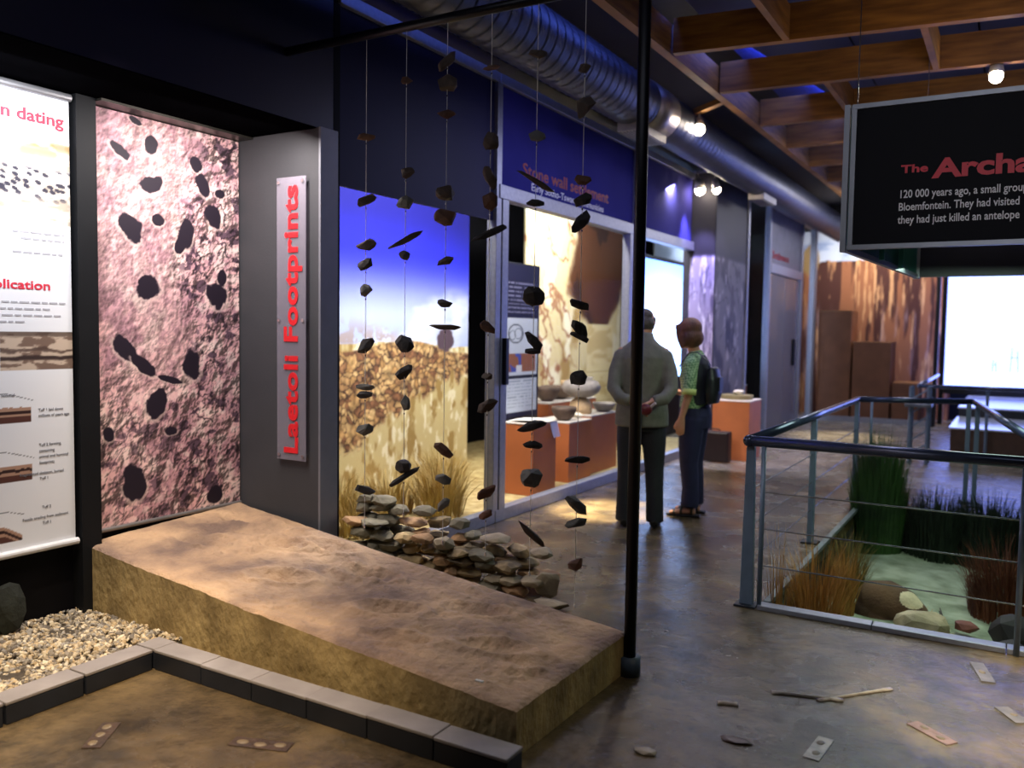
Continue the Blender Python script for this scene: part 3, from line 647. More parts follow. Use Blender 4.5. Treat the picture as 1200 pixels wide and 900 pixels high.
bd = sheet('ruin_backdrop', (-5.0, 4.15, 0), (0, 3.4, 0), (0, 0, 2.95), 300, 320, ruin_fn, MP('print_matt', .8, .2), thick=.03)
tag(bd, 'photo backdrop of a tumbled stone ruin in dry grass under deep blue sky', 'backdrop')
strawm = M('straw', (206, 182, 112), .8, var=.3, scale=3, col2=(150, 120, 60))
def tuft(name, label, loc, n, h, sp, mat, seed, group=None, lean=.35, wd=.004, cat='grass'):
    r = random.Random(seed); bm = bmesh.new()
    for _ in range(n):
        a = r.uniform(0, 6.283); d = sp*math.sqrt(r.random()); b = V((loc[0]+d*math.cos(a), loc[1]+d*math.sin(a), loc[2]))
        hh = h*r.uniform(.5, 1.05)*(1-.38*(d/sp)**2); la = a+r.uniform(-.8, .8); ln = hh*lean*r.uniform(.1, 1.2)
        sdv = V((-math.sin(la+r.uniform(-1.5, 1.5)), math.cos(la), 0)).normalized()*wd*r.uniform(.7, 1.3)
        P = [b+V((math.cos(la)*ln*t*t, math.sin(la)*ln*t*t, hh*t-ln*.3*t*t*t)) for t in (0, .4, .75, 1)]
        vsx = []
        for i, p in enumerate(P[:-1]): vsx.append((bm.verts.new(p-sdv*(1-i*.25)), bm.verts.new(p+sdv*(1-i*.25))))
        tip = bm.verts.new(P[-1])
        for A_, B_ in zip(vsx, vsx[1:]): bm.faces.new((A_[0], A_[1], B_[1], B_[0]))
        bm.faces.new((vsx[-1][0], vsx[-1][1], tip))
    o = obj(name, bm, mat); return tag(o, label, cat, group)
cf = bxo('floor_case', -6.38, -3.70, 4.0, 12.0, 0, .03, M('straw_ground', (206, 186, 130), .9, var=.25, scale=12, col2=(160, 134, 84), bump=.4))
struct(cf, 'straw coloured ground inside the show cases', 'floor')
GR = 'dry grass in the ruin case'
k = 0
for (x, y, h, lb) in ((-4.05, 5.72, .62, 'golden dry grass clump right behind the glazing post'), (-4.5, 6.35, .55, 'golden dry grass clump at the dark right edge of the ruin backdrop'), (-4.45, 5.55, .45, 'dry grass clump in the middle of the ruin case'), (-4.15, 4.85, .38, 'dry grass clump low behind the tumbled stones'), (-4.7, 5.2, .45, 'dry grass clump against the left of the ruin backdrop'), (-4.75, 6.75, .5, 'dry grass clump in the dark corner beside the info stand')):
    tuft('dry_grass', lb, (x, y, .03), 420, h, .2, strawm, 60+k, GR, .55, .004); k += 1

# ---- second case: info stand, plinths with vessels, rock-art backdrop
def info_fn(U, W):
    c = cons((30, 30, 62), U.shape)
    c = np.where(((W < .655) & (W > .03) & (np.abs(U-.52) < .44))[..., None], cons((205, 212, 224), U.shape), c)
    c = np.where(((W < .275) & (W > .255))[..., None], cons((30, 32, 50), U.shape), c)
    tl = (W > .68) & (W < .9) & (np.sin(W*230) > .3) & (U > .12) & (U < .86) & (hsh(np.floor(U*40), np.floor(W*36), 2) > .2)
    c = np.where(tl[..., None], cons((120, 120, 150), U.shape), c)
    tl = (W > .05) & (W < .24) & (np.sin(W*300) > .5) & (U > .14) & (U < .9) & (hsh(np.floor(U*40), np.floor(W*48), 4) > .25)
    c = np.where(tl[..., None], cons((160, 168, 180), U.shape), c)
    for (u, v, a, b) in ((.35, .55, .2, .06), (.42, .55, .1, .035), (.72, .54, .04, .03), (.26, .54, .08, .03)):
        e = np.hypot((U-u)/a, (W-v)/b); c = np.where((np.abs(e-1) < .09)[..., None], cons((110, 114, 124), U.shape), c)
    m = (W > .295) & (W < .42) & (U > .12) & (U < .92); n = fbm(U*8, W*14, 3)
    p = mixc(cons((70, 84, 170), U.shape), (150, 96, 70), ((U > .5) | (n > .52)).astype(float)); p = mixc(p, (220, 220, 226), ((W < .34) & (np.abs(U-.45) < .08)).astype(float))
    return np.where(m[..., None], p, c)
inf = thing('info_stand', 'tall dark info stand with drawings behind the glass door', 'info panel', (-4.2, 7.28, 0))
sheet('printed_face', (-4.195, 6.93, .72), (0, .70, 0), (0, 0, 1.48), 90, 180, info_fn, MP('print_satin'), inf, .002)
bxo('stand_body', -4.24, -4.20, 6.91, 7.65, .03, 2.22, M('stand_black', (20, 20, 30), .5), inf, .004)
def art_fn(U, W):
    n = fbm(U*6, W*6, 3, 6); c = cons((226, 212, 170), U.shape); c = mixc(c, (176, 146, 96), ss(.5, .36, n)); c = mixc(c, (248, 242, 220), ss(.5, .64, fbm(U*11, W*9, 8, 5)))
    e = fbm(U*3, W*3, 12, 5); m = ss(.40, .46, U+.18*(e-.5)*2)*ss(.46, .54, W-.9*np.abs(U-.68)+.15*(e-.5)*2); c = mixc(c, (92, 58, 40), m); c = mixc(c, (60, 40, 34), m*ss(.5, .4, fbm(U*9, W*9, 2)))
    f = fbm(U*5+W*3, W*4-U*2, 19, 5); c = mixc(c, (150, 96, 72), ss(.025, .005, np.abs(f-.47))*ss(.5, .35, U)*.8); c = mixc(c, (160, 108, 84), ss(.57, .63, f)*ss(.7, .5, W)*ss(.55, .3, U))
    pn = (U > .55) & (U < .83) & (W < .55); c = np.where(pn[..., None], mixc(cons((240, 226, 180), U.shape), (214, 192, 140), ss(.45, .6, fbm(U*7, W*20, 5))), c)
    for k in range(4): c = mixc(c, (190, 164, 116), (pn & (np.abs(W-.12-k*.07) < .004)).astype(float)*.7)
    return mixc(c, (38, 30, 34), ss(.9, .93, U))
bd2 = sheet('rock_art_backdrop', (-5.0, 8.75, .03), (0, 3.1, 0), (0, 0, 3.0), 200, 200, art_fn, MP('print_matt', .8, .2), thick=.03)
tag(bd2, 'cream and brown painted rock-face backdrop behind the pots', 'backdrop')
def plinth(label, x0, x1, y0, y1, h, name='display_plinth', group=None, top=True):
    e = thing(name, label, 'plinth', ((x0+x1)/2, (y0+y1)/2, 0), group)
    bxo('plinth_body', x0, x1, y0, y1, .0, h, plinthm, e, .004)
    if top: bxo('plinth_top', x0-.004, x1+.004, y0-.004, y1+.004, h+.0005, h+.015, M('plinth_white', (214, 206, 196), .5), e, .003)
    return e
PG = 'plinths in the rock-art case'
def caseplinth(label, x0, x1, y0, y1, h):
    e = plinth(label, x0, x1, y0, y1, h, group=PG)
    for c in e.children: c.location.z += .031
    return e
caseplinth('orange plinth with white top in front of the info stand', -4.13, -3.80, 6.84, 7.30, .66)
caseplinth('orange plinth carrying pots, second from the info stand', -4.3, -3.85, 7.68, 8.2, .60)
caseplinth('orange plinth carrying pots behind the standing man', -4.35, -3.9, 8.3, 9.0, .62)
caseplinth('low orange plinth at the foot of the rock backdrop', -4.9, -4.45, 8.35, 9.6, .72)
sh = thing('text_sheet', 'sloping clear and white text sheet on the front orange plinth', 'sheet', (-3.9, 7.1, .71))
bm = bmesh.new(); bar(bm, (-4.08, 7.02, .72), (-3.83, 7.02, .735), .3, .004); obj('paper', bm, M('paper', (225, 222, 216), .6), sh)
bm = bmesh.new(); bar(bm, (-3.80, 7.24, .70), (-3.76, 7.24, .55), .14, .004, (1, 0, 0)); obj('acrylic_flap', bm, MG('acrylic_flap', (225, 225, 230), .9, .35), sh)
potm = [M('dark_clay', (92, 74, 62), .7, var=.3, scale=9, bump=.3), M('grey_clay', (150, 142, 136), .7, var=.25, scale=9, bump=.3), M('buff_clay', (190, 160, 120), .7, var=.25, scale=9, bump=.3), M('bone', (222, 214, 196), .6, var=.15, scale=12)]
def pot(label, c, r, h, mat, prof='bowl', name='clay_pot'):
    bm = bmesh.new(); n = 20
    P = {'bowl': [(.45, 0), (.8, .3), (1, .75), (1.0, 1), (.92, 1), (.9, .75), (.7, .34), (0.02, .15)],
         'jar': [(.5, 0), (.9, .25), (1, .5), (.85, .78), (.55, .88), (.6, 1), (.52, 1), (.48, .86), (.75, .7), (.02, .12)],
         'dome': [(.9, 0), (1, .3), (.93, .6), (.7, .88), (.3, 1), (.02, 1.02)]}[prof]
    rg_ = [[bm.verts.new((c[0]+a*r*math.cos(2*PI*k/n), c[1]+a*r*math.sin(2*PI*k/n), c[2]+b*h)) for k in range(n)] for a, b in P]
    for A_, B_ in zip(rg_, rg_[1:]):
        for k in range(n): bm.faces.new((A_[k], A_[(k+1) % n], B_[(k+1) % n], B_[k]))
    bm.faces.new(rg_[0][::-1]); bm.faces.new(rg_[-1])
    o = obj(name, bm, mat, smooth=True); return tag(o, label, 'pot' if 'pot' in name or 'bowl' in name else 'exhibit', 'vessels in the rock-art case')
pot('dark clay bowl on the second orange plinth', (-4.0, 7.85, .647), .13, .14, potm[0])
pot('large grey round clay pot on its side among the bowls', (-4.1, 8.45, .85), .22, .22, potm[1], 'jar')
pot('buff stand under the large grey pot', (-4.1, 8.45, .668), .13, .18, potm[2], 'dome', 'clay_stand')
pot('small dark clay bowl behind the grey pot', (-4.6, 8.6, .768), .14, .16, potm[0])
pot('wide dark clay bowl below the rock backdrop', (-4.68, 9.0, .768), .2, .15, potm[0])
pot('buff clay bowl at the far end of the low plinth', (-4.66, 9.38, .768), .15, .2, potm[2])
pot('low grey bowl beside the standing man', (-4.0, 8.84, .668), .13, .1, potm[1])
e = rock('bone_fragment', (-3.98, 8.12, .68), (.13, .08, .06), potm[3], seed=77); tag(e, 'pale bone fragment at the end of the second plinth', 'exhibit')
# ---- third bay: glowing screen
scr = thing('light_screen', 'glowing blue-white screen in the bay behind the visitors', 'screen', (-4.5, 12.1, 0))
def glow_fn(U, W): return mixc(mixc(cons((128, 176, 255), U.shape), (96, 140, 255), ss(.6, 1., W)), (205, 220, 255), np.exp(-(((U-.5)/.5)**2+((W-.4)/.4)**2)))
sheet('screen_face', (-4.55, 11.1, .9), (0, 2.1, 0), (0, 0, 1.72), 20, 20, glow_fn, MP('screen_glow', .5, .3, 6.), scr, .004)
bxo('screen_frame', -4.66, -4.56, 11.04, 13.26, .03, 2.68, blackm, scr)
# ---- spotlights at the wall step
def lampfix(label, loc, d, group, stem, col=(255, 236, 205), st=60, r=.045):
    e = thing('spotlight', label, 'spotlight', loc, group)
    loc = V(loc); d = V(d).normalized()
    obj('lamp_housing', rod(bmesh.new(), loc-d*.09, loc+d*.015, r*.7, r, 16), M('lamp_white', (190, 186, 176), .35, .3), e, True)
    obj('bulb', ball(bmesh.new(), loc+d*.035, (r*.88, r*.88, r*.95), 2), ME('bulb_glow', col, st), e, True)
    obj('stem', rod(bmesh.new(), loc-d*.05, stem, .009), M('lamp_white', (190, 186, 176), .35, .3), e)
    return e
lampfix('left one of the two glaring spotlights at the wall step', (-3.47, 10.40, 3.38), (.05, .25, -1), 'spotlights at the wall step', (-3.52, 10.46, 3.58), r=.07)
lampfix('right one of the two glaring spotlights at the wall step', (-3.27, 10.42, 3.37), (.1, .3, -1), 'spotlights at the wall step', (-3.30, 10.46, 3.58), r=.055)
spot('step_lamp_violet', (-3.45, 10.2, 3.3), (-3.46, 10.6, 1.4), 260, 60, (.5, .45, 1), .6, .03)
spot('step_lamp_white', (-3.0, 10.6, 3.3), (-3.3, 11.2, 1.2), 70, 60, (.85, .78, 1), .6, .03)
obj_ = bxo('lamp_rail', -3.56, -3.2, 10.44, 10.48, 3.56, 3.59, alu); tag(obj_, 'short silver rail carrying the two spotlights at the wall step', 'rail')
# ---- plinth with fossil tray and suitcase
pl = plinth('free-standing terracotta plinth beyond the woman, with a fossil tray on top', -3.24, -2.78, 10.45, 11.0, .73)
tr = thing('fossil_tray', 'low oval tray holding a pale fossil on the terracotta plinth', 'tray', (-3.02, 10.75, .748))
bm = bmesh.new(); tube(bm, [(-3.02, 10.73, .748, .20, .2), (-3.02, 10.73, .80, .205, .2)], 24, (1, 0, 0)); obj('tray_body', bm, M('olive_tray', (122, 112, 78), .6), tr)
rock('fossil', (-3.0, 10.73, .83), (.16, .14, .07), M('bone', (222, 214, 196)), tr, 31)
cs = thing('suitcase', 'dark brown upright case standing against the terracotta plinth', 'case', (-3.12, 10.2, 0))
bxo('case_body', -3.32, -2.94, 10.13, 10.30, .012, .38, M('dark_leather', (32, 18, 20), .4, var=.2, scale=10), cs, .02)
bxo('case_band', -3.323, -2.937, 10.205, 10.225, .01, .383, M('case_metal', (80, 64, 60), .4, .4), cs, .004)
obj('handle', tube(bmesh.new(), [(-3.2, 10.215, .375, .008), (-3.19, 10.215, .405, .008), (-3.08, 10.215, .405, .008), (-3.07, 10.215, .375, .008)], 8, (0, 1, 0)), blackm, cs)
for (x0, y0, s, h, lb) in ((-3.95, 12.5, .35, 1.05, 'tall orange plinth behind the narrow far glazing'), (-3.9, 13.3, .4, .75, 'orange plinth behind the far grey door, left leaf'), (-3.85, 14.3, .5, .3, 'low orange plinth behind the far grey door, right leaf')):
    plinth(lb, x0-s/2, x0+s/2, y0, y0+s, h, group='plinths in the far side case')
def sky_fn(U, W):
    c = mixc(cons((120, 128, 140), U.shape), (196, 206, 222), ss(.4, .6, fbm(U*4, W*5, 4))); c = mixc(c, (60, 66, 80), ss(.62, .5, W)); return c
tag(sheet('side_case_backdrop', (-4.7, 12.1, .0), (0, 4.3, 0), (0, 0, 3.5), 60, 60, sky_fn, MP('print_matt', .8, .2), thick=.03), 'dim grey sky backdrop behind the far grey door', 'backdrop')
# ---- far village case
def village_fn(U, W):
    x = U*8; c = mixc(cons((200, 206, 220), U.shape), (130, 150, 190), ss(.42, .6, fbm(U*5, W*14, 4, 5)))
    hz = .775+.02*fbm(x*3, x*0, 2); n = fbm(x*4.2, W*3.2, 6, 5)
    b = mixc(cons((152, 98, 66), U.shape), (80, 48, 40), ss(.52, .42, n)); b = mixc(b, (214, 160, 110), ss(.56, .68, fbm(x*7, W*5, 16, 5))); b = mixc(b, (180, 150, 150), ss(.55, .7, fbm(x*5, W*4, 26, 4))*.6*ss(.6, .5, W))
    c = np.where((W < hz)[..., None], b, c)
    tr_ = ((U-.19)/.05)**2+((W-.79)/.08)**2; c = mixc(c, (160, 130, 84), ss(1.2, .8, tr_+.8*(n-.5)))
    return c
tag(sheet('village_backdrop', (-4.3, 18.1, 0), (3.25, 0, 0), (0, 0, 3.9), 160, 160, village_fn, MP('print_matt', .8, .2), thick=.03), 'painted brown village scene under cloudy sky in the far case', 'backdrop')
brownp = M('brown_plinth', (150, 96, 62), .6, var=.12, scale=4)
for x0, x1, h, lb in ((-3.22, -2.62, 2.02, 'tallest brown block of the stepped blocks in the far case'), (-2.60, -1.93, 1.45, 'middle brown block of the stepped blocks in the far case'), (-1.91, -1.45, .72, 'lowest brown block of the stepped blocks in the far case')):
    e = thing('stepped_block', lb, 'block', ((x0+x1)/2, 17.1, 0), 'stepped blocks in the far case')
    bxo('block_body', x0, x1-.02, 16.8, 17.5, 0, h, brownp, e, .006); bxo('block_top', x0-.005, x1-.015, 16.795, 17.505, h+.0005, h+.02, M('block_tan', (176, 120, 76), .6), e, .003)
# ---- big projection screen and white stage
ps = thing('projection_screen', 'large glaring white projection screen at the far end', 'screen', (.4, 17.6, 0))
bxo('screen_face', -1.10, 2.6, 17.20, 17.22, .66, 2.72, ME('projector_white', (132, 150, 255), 5.0), ps)
bxo('screen_frame', -1.18, -1.105, 17.15, 17.26, .0, 2.80, blackm, ps); bxo('screen_frame', -1.18, 2.7, 17.15, 17.26, 2.725, 2.80, blackm, ps); bxo('screen_frame', -1.10, 2.7, 17.15, 17.26, .56, .655, blackm, ps)
pic = M('screen_sketch', (120, 150, 200), .6)
for (x, z, h, wd) in ((-.02, .98, .42, .12), (.25, 1.0, .3, .2), (-.32, .98, .2, .06)):
    b = bmesh.new()
    bar(b, (x-wd/2, 17.19, z), (x-wd/3, 17.19, z+h), .012, .004, (0, 1, 0)); bar(b, (x+wd/2, 17.19, z), (x+wd/3, 17.19, z+h*.9), .012, .004, (0, 1, 0)); bar(b, (x-wd/2, 17.19, z+h*.6), (x+wd/2, 17.19, z+h*.6), .012, .004, (0, 1, 0))
    obj('projected_sketch', b, pic, ps)
stg = thing('stage', 'low white-topped brown stage in front of the projection screen', 'stage', (.9, 14.5, 0))
stgw = M('gloss_white', (226, 230, 238), .12, var=.03); stgb = M('stage_brown', (74, 50, 38), .6, var=.2)
bxo('stage_tier', -.68, 2.6, 12.2, 14.0, 0, .40, stgb, stg); bxo('tier_top', -.70, 2.6, 12.18, 14.0, .4005, .42, stgw, stg)
bxo('stage_tier', -.68, 2.6, 14.005, 17.1, 0, .53, M('stage_dark', (20, 20, 26), .6), stg); bxo('tier_top', -.70, 2.6, 14.1, 17.1, .5305, .55, stgw, stg)
# ---- pit railing
rl = thing('pit_railing', 'grey-blue steel railing with wire cables around the sand pit', 'railing', (-1.28, 4.83, 0))
ZR = .955; P0 = (-1.28, 4.83); P1 = (-1.28, 8.72); P2 = (-.32, 9.15); P3 = (.10, 6.0); P4 = (1.8, 4.78)
obj('handrail', rod(bmesh.new(), (*P0, ZR), (*P4, ZR), .030, n=16), railm, rl, True)
obj('handrail', rod(bmesh.new(), (*P0, ZR), (*P1, ZR), .030, n=16), railm, rl, True)
obj('handrail', rod(bmesh.new(), (*P1, ZR), (*P2, ZR), .028, n=16), railm, rl, True)
obj('handrail', rod(bmesh.new(), (*P2, ZR), (*P3, ZR), .028, n=16), railm, rl, True)
obj('corner_cap', ball(bmesh.new(), (*P0, ZR), .036, 2), railm, rl, True)
def post(x, y, along):
    b = bmesh.new(); wd, tk = .075, .03
    if along == 'y': box(b, x-.02, x+.02, y-wd/2, y+wd/2, 0, ZR-.02, .003)
    else: box(b, x-wd/2, x+wd/2, y-.02, y+.02, 0, ZR-.02, .003)
    for v in b.verts:
        if v.co.z > .6:
            if along == 'y': v.co.y = y+(v.co.y-y)*.55
            else: v.co.x = x+(v.co.x-x)*.6
    obj('post', b, steel, rl)
    obj('post_base', box(bmesh.new(), x-.06, x+.06, y-.06, y+.06, 0, .012, .003), M('dark_plate', (40, 44, 54), .5, .4), rl)
post(-1.275, 4.86, 'x'); post(-1.275, 6.62, 'y'); post(-1.275, 8.62, 'y'); post(-.36, 9.1, 'y'); post(-.28, 8.9, 'y')
for x, y in ((-1.195, 4.825), (.065, 4.80), (1.3, 4.79)): obj('stay_tube', rod(bmesh.new(), (x, y, 0), (x, y, ZR-.02), .014), steel, rl, True)
obj('stay_tube', rod(bmesh.new(), (-1.16, 8.72, 0), (-1.16, 8.72, ZR-.02), .012), steel, rl, True)
for z in (.25, .46, .67):
    obj('cable', rod(bmesh.new(), (-1.195, 4.83, z), (1.3, 4.79, z), .0042, n=6), M('stainless', (170, 172, 178), .25, .8), rl)
    obj('cable', rod(bmesh.new(), (-1.275, 4.86, z), (-1.275, 8.62, z), .0042, n=6), M('stainless', (170, 172, 178), .25, .8), rl)
for a, b in ((-1.2, -.6), (-.595, .02), (.025, .7), (.705, 1.7)): bxo('base_rail', a, b, 4.80, 4.885, .0, .028, alu, rl, .004)
obj('edge_strip', box(bmesh.new(), -1.19, -1.15, 4.9, 8.55, .001, .03, .003), M('dull_strip', (120, 128, 128), .5, .3), rl)
r2 = thing('far_railing', 'second dark railing with a truss upright in front of the stage', 'railing', (-1.2, 11.6, 0))
Z2 = .98; 
obj('handrail', rod(bmesh.new(), (-1.05, 12.0, Z2-.04), (-1.09, 15.6, Z2-.03), .028), M('bright_rail', (150, 160, 190), .2, .6), r2, True)
obj('handrail', rod(bmesh.new(), (-1.05, 12.0, Z2-.04), (2.4, 12.05, Z2-.04), .026), railm, r2, True)
for x in (-.28, .25, .8): obj('post', rod(bmesh.new(), (x, 12.05, 0), (x, 12.05, Z2-.05), .018), steel, r2)
for dx in (-.1, .1):
    for dy in (0, .2): obj('truss_upright', rod(bmesh.new(), (-1.0+dx, 11.6+dy, 0), (-1.0+dx, 11.6+dy, .95), .022), steel, r2)
for k in range(5):
    z = .1+k*.17; obj('truss_brace', rod(bmesh.new(), (-1.1, 11.6, z), (-.9, 11.6, z+.15), .01, n=8), steel, r2)
obj('truss_plate', box(bmesh.new(), -1.16, -.86, 11.52, 11.86, .70, .74, .005), M('plate_grey', (96, 100, 110), .4, .4), r2)
# ---- planting in the pit
rush = M('green_rush', (50, 84, 30), .7, var=.35, scale=3, col2=(20, 42, 14)); dkr = M('dark_rush', (20, 34, 16), .8, var=.3, scale=3)
tuft('rush_clump', 'tall dense green rush clump standing at the rear of the pit', (-1.0, 8.15, -.42), 1900, 1.3, .2, rush, 71, None, .13, .006, 'rushes')
k = 0
for x, lb in ((-.55, 'dark low rushes right beside the tall green clump'), (-.15, 'dark low rushes at the middle of the rear pit edge'), (.3, 'dark low rushes at the rear pit edge by the right picture edge')):
    tuft('rush_clump', lb, (x, 8.3, -.42), 1000, .78, .26, dkr, 80+k, 'dark rushes along the rear pit edge', .25, .006, 'rushes'); k += 1
gold = M('golden_grass', (222, 172, 88), .8, var=.3, scale=3, col2=(160, 112, 48)); rustg = M('rusty_grass', (140, 76, 44), .8, var=.3, scale=3, col2=(80, 40, 26))
GP = 'dry grasses in the pit'
tuft('dry_grass', 'golden dry grass in the near left corner of the pit', (-.98, 5.35, -.42), 560, .85, .14, gold, 90, GP, .3, .004)
tuft('dry_grass', 'thin golden grass blades right at the railing corner post', (-1.13, 5.0, -.42), 60, .95, .05, gold, 91, GP, .12, .004)
tuft('dry_grass', 'olive dry grass along the left pit wall below the middle post', (-1.02, 6.7, -.42), 460, .62, .12, M('olive_grass', (120, 104, 50), .8, var=.3, scale=3), 92, GP, .35, .004)
tuft('dry_grass', 'upright golden grass clump left of the carcass', (-.95, 6.2, -.42), 260, .62, .06, gold, 93, GP, .2, .004)
tuft('dry_grass', 'rusty red-brown grass clump near the right picture edge', (.02, 6.9, -.42), 900, .68, .24, rustg, 94, GP, .4, .004)
tuft('dry_grass', 'short tangled grass at the carcass head', (-.46, 6.2, -.42), 260, .2, .1, gold, 95, GP, .9, .004)
# carcass: curled trunk, haunch, folded legs, neck and head laid on the sand
ca_ = thing('antelope_carcass', 'brown antelope carcass with a pale patch lying on the pit sand', 'animal', (-.69, 6.32, -.43))
bm = bmesh.new()
tube(bm, [(-.98, 6.05, -.28, .10, .12), (-.90, 6.02, -.24, .18, .19), (-.74, 5.98, -.22, .20, .21), (-.58, 5.94, -.25, .175, .18), (-.47, 5.90, -.30, .12, .13), (-.39, 5.84, -.34, .075, .085), (-.31, 5.78, -.37, .06, .065), (-.24, 5.74, -.385, .05, .055), (-.16, 5.70, -.395, .028, .03)], 18, (0, 1, 0))
ball(bm, (-.9, 5.92, -.33), (.14, .10, .13)); ball(bm, (-.56, 5.85, -.34), (.11, .08, .11))
tube(bm, [(-.86, 5.86, -.36, .06), (-.70, 5.76, -.39, .038), (-.84, 5.68, -.40, .025), (-.72, 5.62, -.405, .018), (-.68, 5.61, -.41, .018)], 10)
tube(bm, [(-.56, 5.80, -.36, .05), (-.44, 5.68, -.39, .032), (-.56, 5.62, -.40, .022), (-.46, 5.58, -.405, .017), (-.42, 5.57, -.41, .017)], 10)
tube(bm, [(-.98, 6.05, -.26, .03), (-1.05, 6.04, -.33, .02), (-1.07, 6.02, -.40, .012)], 8)
for dy in (-.035, .04): tube(bm, [(-.30, 5.80+dy, -.34, .012, .02), (-.33, 5.83+dy*1.5, -.27, .022, .012), (-.35, 5.85+dy*2, -.22, .006, .006)], 8)
CM = Matrix.Translation((-.69, 6.32, -.43)) @ Matrix.Scale(.72, 4) @ Matrix.Translation((.74, -5.95, .43))
bmesh.ops.transform(bm, matrix=CM, verts=bm.verts)
fur = M('brown_fur', (112, 84, 58), .9, var=.35, scale=5, col2=(66, 46, 34), bump=.4, bscale=60)
cb = fuse('body', bm, fur, ca_, .010, 5)
cb.data.materials.append(M('cream_fur', (222, 206, 168), .9, var=.1, scale=20, bump=.3))
pc = CM @ V((-.52, 5.86, -.13))
for p in cb.data.polygons:
    q = p.center-pc
    if (q.x/.085)**2+(q.y/.075)**2+(q.z/.06)**2 < 1: p.material_index = 1
for dy in (-.02, .03):
    bm = tube(bmesh.new(), [(-.29, 5.80+dy, -.33, .014), (-.26, 5.86+dy, -.26, .012), (-.29, 5.90+dy*2, -.19, .004)], 8)
    bmesh.ops.transform(bm, matrix=CM, verts=bm.verts)
    obj('horn', bm, M('horn', (60, 52, 42), .5), ca_, True)
for sd_, c, d, m, lb in ((201, (-.44, 5.98, -.31), (.36, .22, .26), M('cream_rock', (198, 180, 146), .8, var=.25, scale=7, bump=.5), 'cream lumpy rock beside the carcass behind the base rail'), (202, (-.27, 5.95, -.36), (.18, .12, .12), M('cream_rock', (198, 180, 146)), 'small cream stone right of the lumpy rock'), (203, (-.21, 6.3, -.35), (.17, .11, .08), M('raw_red', (128, 70, 58), .6, var=.3, scale=9), 'reddish lump lying on the sand right of the carcass'),
                       (204, (.07, 6.05, -.28), (.3, .26, .26), M('dark_rock', (46, 40, 42), .7, var=.2, scale=6), 'dark rounded rock by the right railing tube, upper one'), (205, (.05, 5.6, -.27), (.24, .22, .2), M('dark_rock', (46, 40, 42)), 'dark rounded rock by the right railing tube, lower one')):
    tag(rock('pit_stone', c, d, m, None, sd_, 40, None, 2.1), lb, 'rock')
# ---- suspended sign box
sb = thing('hanging_sign', 'large hanging sign box with silver frame and black lettered face', 'sign', (0, 6, 2.01))
fm = M('sign_frame', (138, 142, 152), .4, .5, var=.06); fc = M('sign_black', (6, 6, 16), .6, var=.1, spec=.15)
X0, X1, Z0, Z1 = -.79, 1.6, 2.008, 2.757
bxo('face_panel', X0+.02, X1, 4.80, 4.815, Z0+.02, Z1-.02, fc, sb)
bxo('frame_bar', X0, X1, 4.785, 4.825, Z0, Z0+.024, fm, sb); bxo('frame_bar', X0, X1, 4.785, 4.825, Z1-.024, Z1, fm, sb); bxo('frame_bar', X0, X0+.024, 4.785, 4.825, Z0+.025, Z1-.025, fm, sb)
bxo('corner_post', X0-.04, X0-.012, 4.80, 4.84, Z0-.01, Z1+.005, fm, sb)
obj('side_rail', bar(bmesh.new(), (X0-.02, 4.84, Z0+.01), (-.68, 7.15, Z0+.01), .03, .03), fm, sb)
obj('side_rail', bar(bmesh.new(), (X0-.02, 4.84, Z1-.01), (-.68, 7.15, Z1-.01), .03, .03), fm, sb)
obj('side_panel', bar(bmesh.new(), (X0-.015, 4.85, (Z0+Z1)/2), (-.68, 7.14, (Z0+Z1)/2), .01, Z1-Z0-.06), M('teal_panel', (40, 110, 104), .5, var=.1), sb)
bxo('corner_post', -.70, -.655, 7.14, 7.185, Z0-.01, Z1, fm, sb)
bxo('back_panel', -.655, 1.6, 7.15, 7.17, Z0, Z1, M('sign_navy', (14, 14, 40), .4), sb)
for k, y in enumerate((5.6, 6.3)): bxo('inner_brace', X0+.05+.03*k, X0+.08+.03*k, y, y+.04, Z0+.01, Z1-.02, M('teal_light', (70, 150, 140), .5), sb)
rd2 = M('sign_red', (214, 34, 58), .5, var=.02); UX = (1, 0, 0)
text('lettering', 'The', .055, rd2, (-.545, 4.799, 2.388), UX, UZ, sb, 1.42, .0016)
text('lettering', 'Archa', .13, rd2, (-.395, 4.799, 2.355), UX, UZ, sb, 1.36, .0045)
for s, z in (('120 000 years ago, a small group', 2.262), ('Bloemfontein. They had visited', 2.198), ('they had just killed an antelope', 2.133)):
    text('lettering', s, .056, whitetxt, (-.552, 4.799, z), UX, UZ, sb, .765, .0007)
for x, y in ((X0+.02, 4.82), (1.4, 4.82), (-.65, 7.15)): obj('cable', rod(bmesh.new(), (x, y, Z1), (x, y, 3.99), .003, n=6), M('stainless', (170, 172, 178), .25, .8), sb)
# ---- duct
du = thing('spiral_duct', 'long silver spiral ventilation duct running under the ceiling', 'duct', (-2.9, 10, 3.3))
ductm = M('galvanised', (84, 88, 104), .45, .75, var=.12, scale=6)
bm = bmesh.new(); n = 40
def band(y0, y1, r):
    A_, B_ = ([bm.verts.new((-2.9+r*math.cos(2*PI*k/n), y, 3.53+r*math.sin(2*PI*k/n))) for k in range(n)] for y in (y0, y1))
    for k in range(n): bm.faces.new((A_[k], A_[(k+1) % n], B_[(k+1) % n], B_[k]))
band(2.5, 17.0, .215)
for k in range(126): band(2.55+k*.115, 2.578+k*.115, .2195)
obj('duct_pipe', bm, ductm, du, True)
for y in (7.1, 11.2): 
    bxo('grille_box', -3.0, -2.80, y-.32, y+.32, 3.26, 3.36, M('grille_grey', (168, 160, 156), .5), du, .004)
    for k in range(6): bxo('grille_slat', -2.985+k*.03, -2.975+k*.03, y-.3, y+.3, 3.252, 3.2595, M('slat_grey', (110, 106, 106), .5), du)
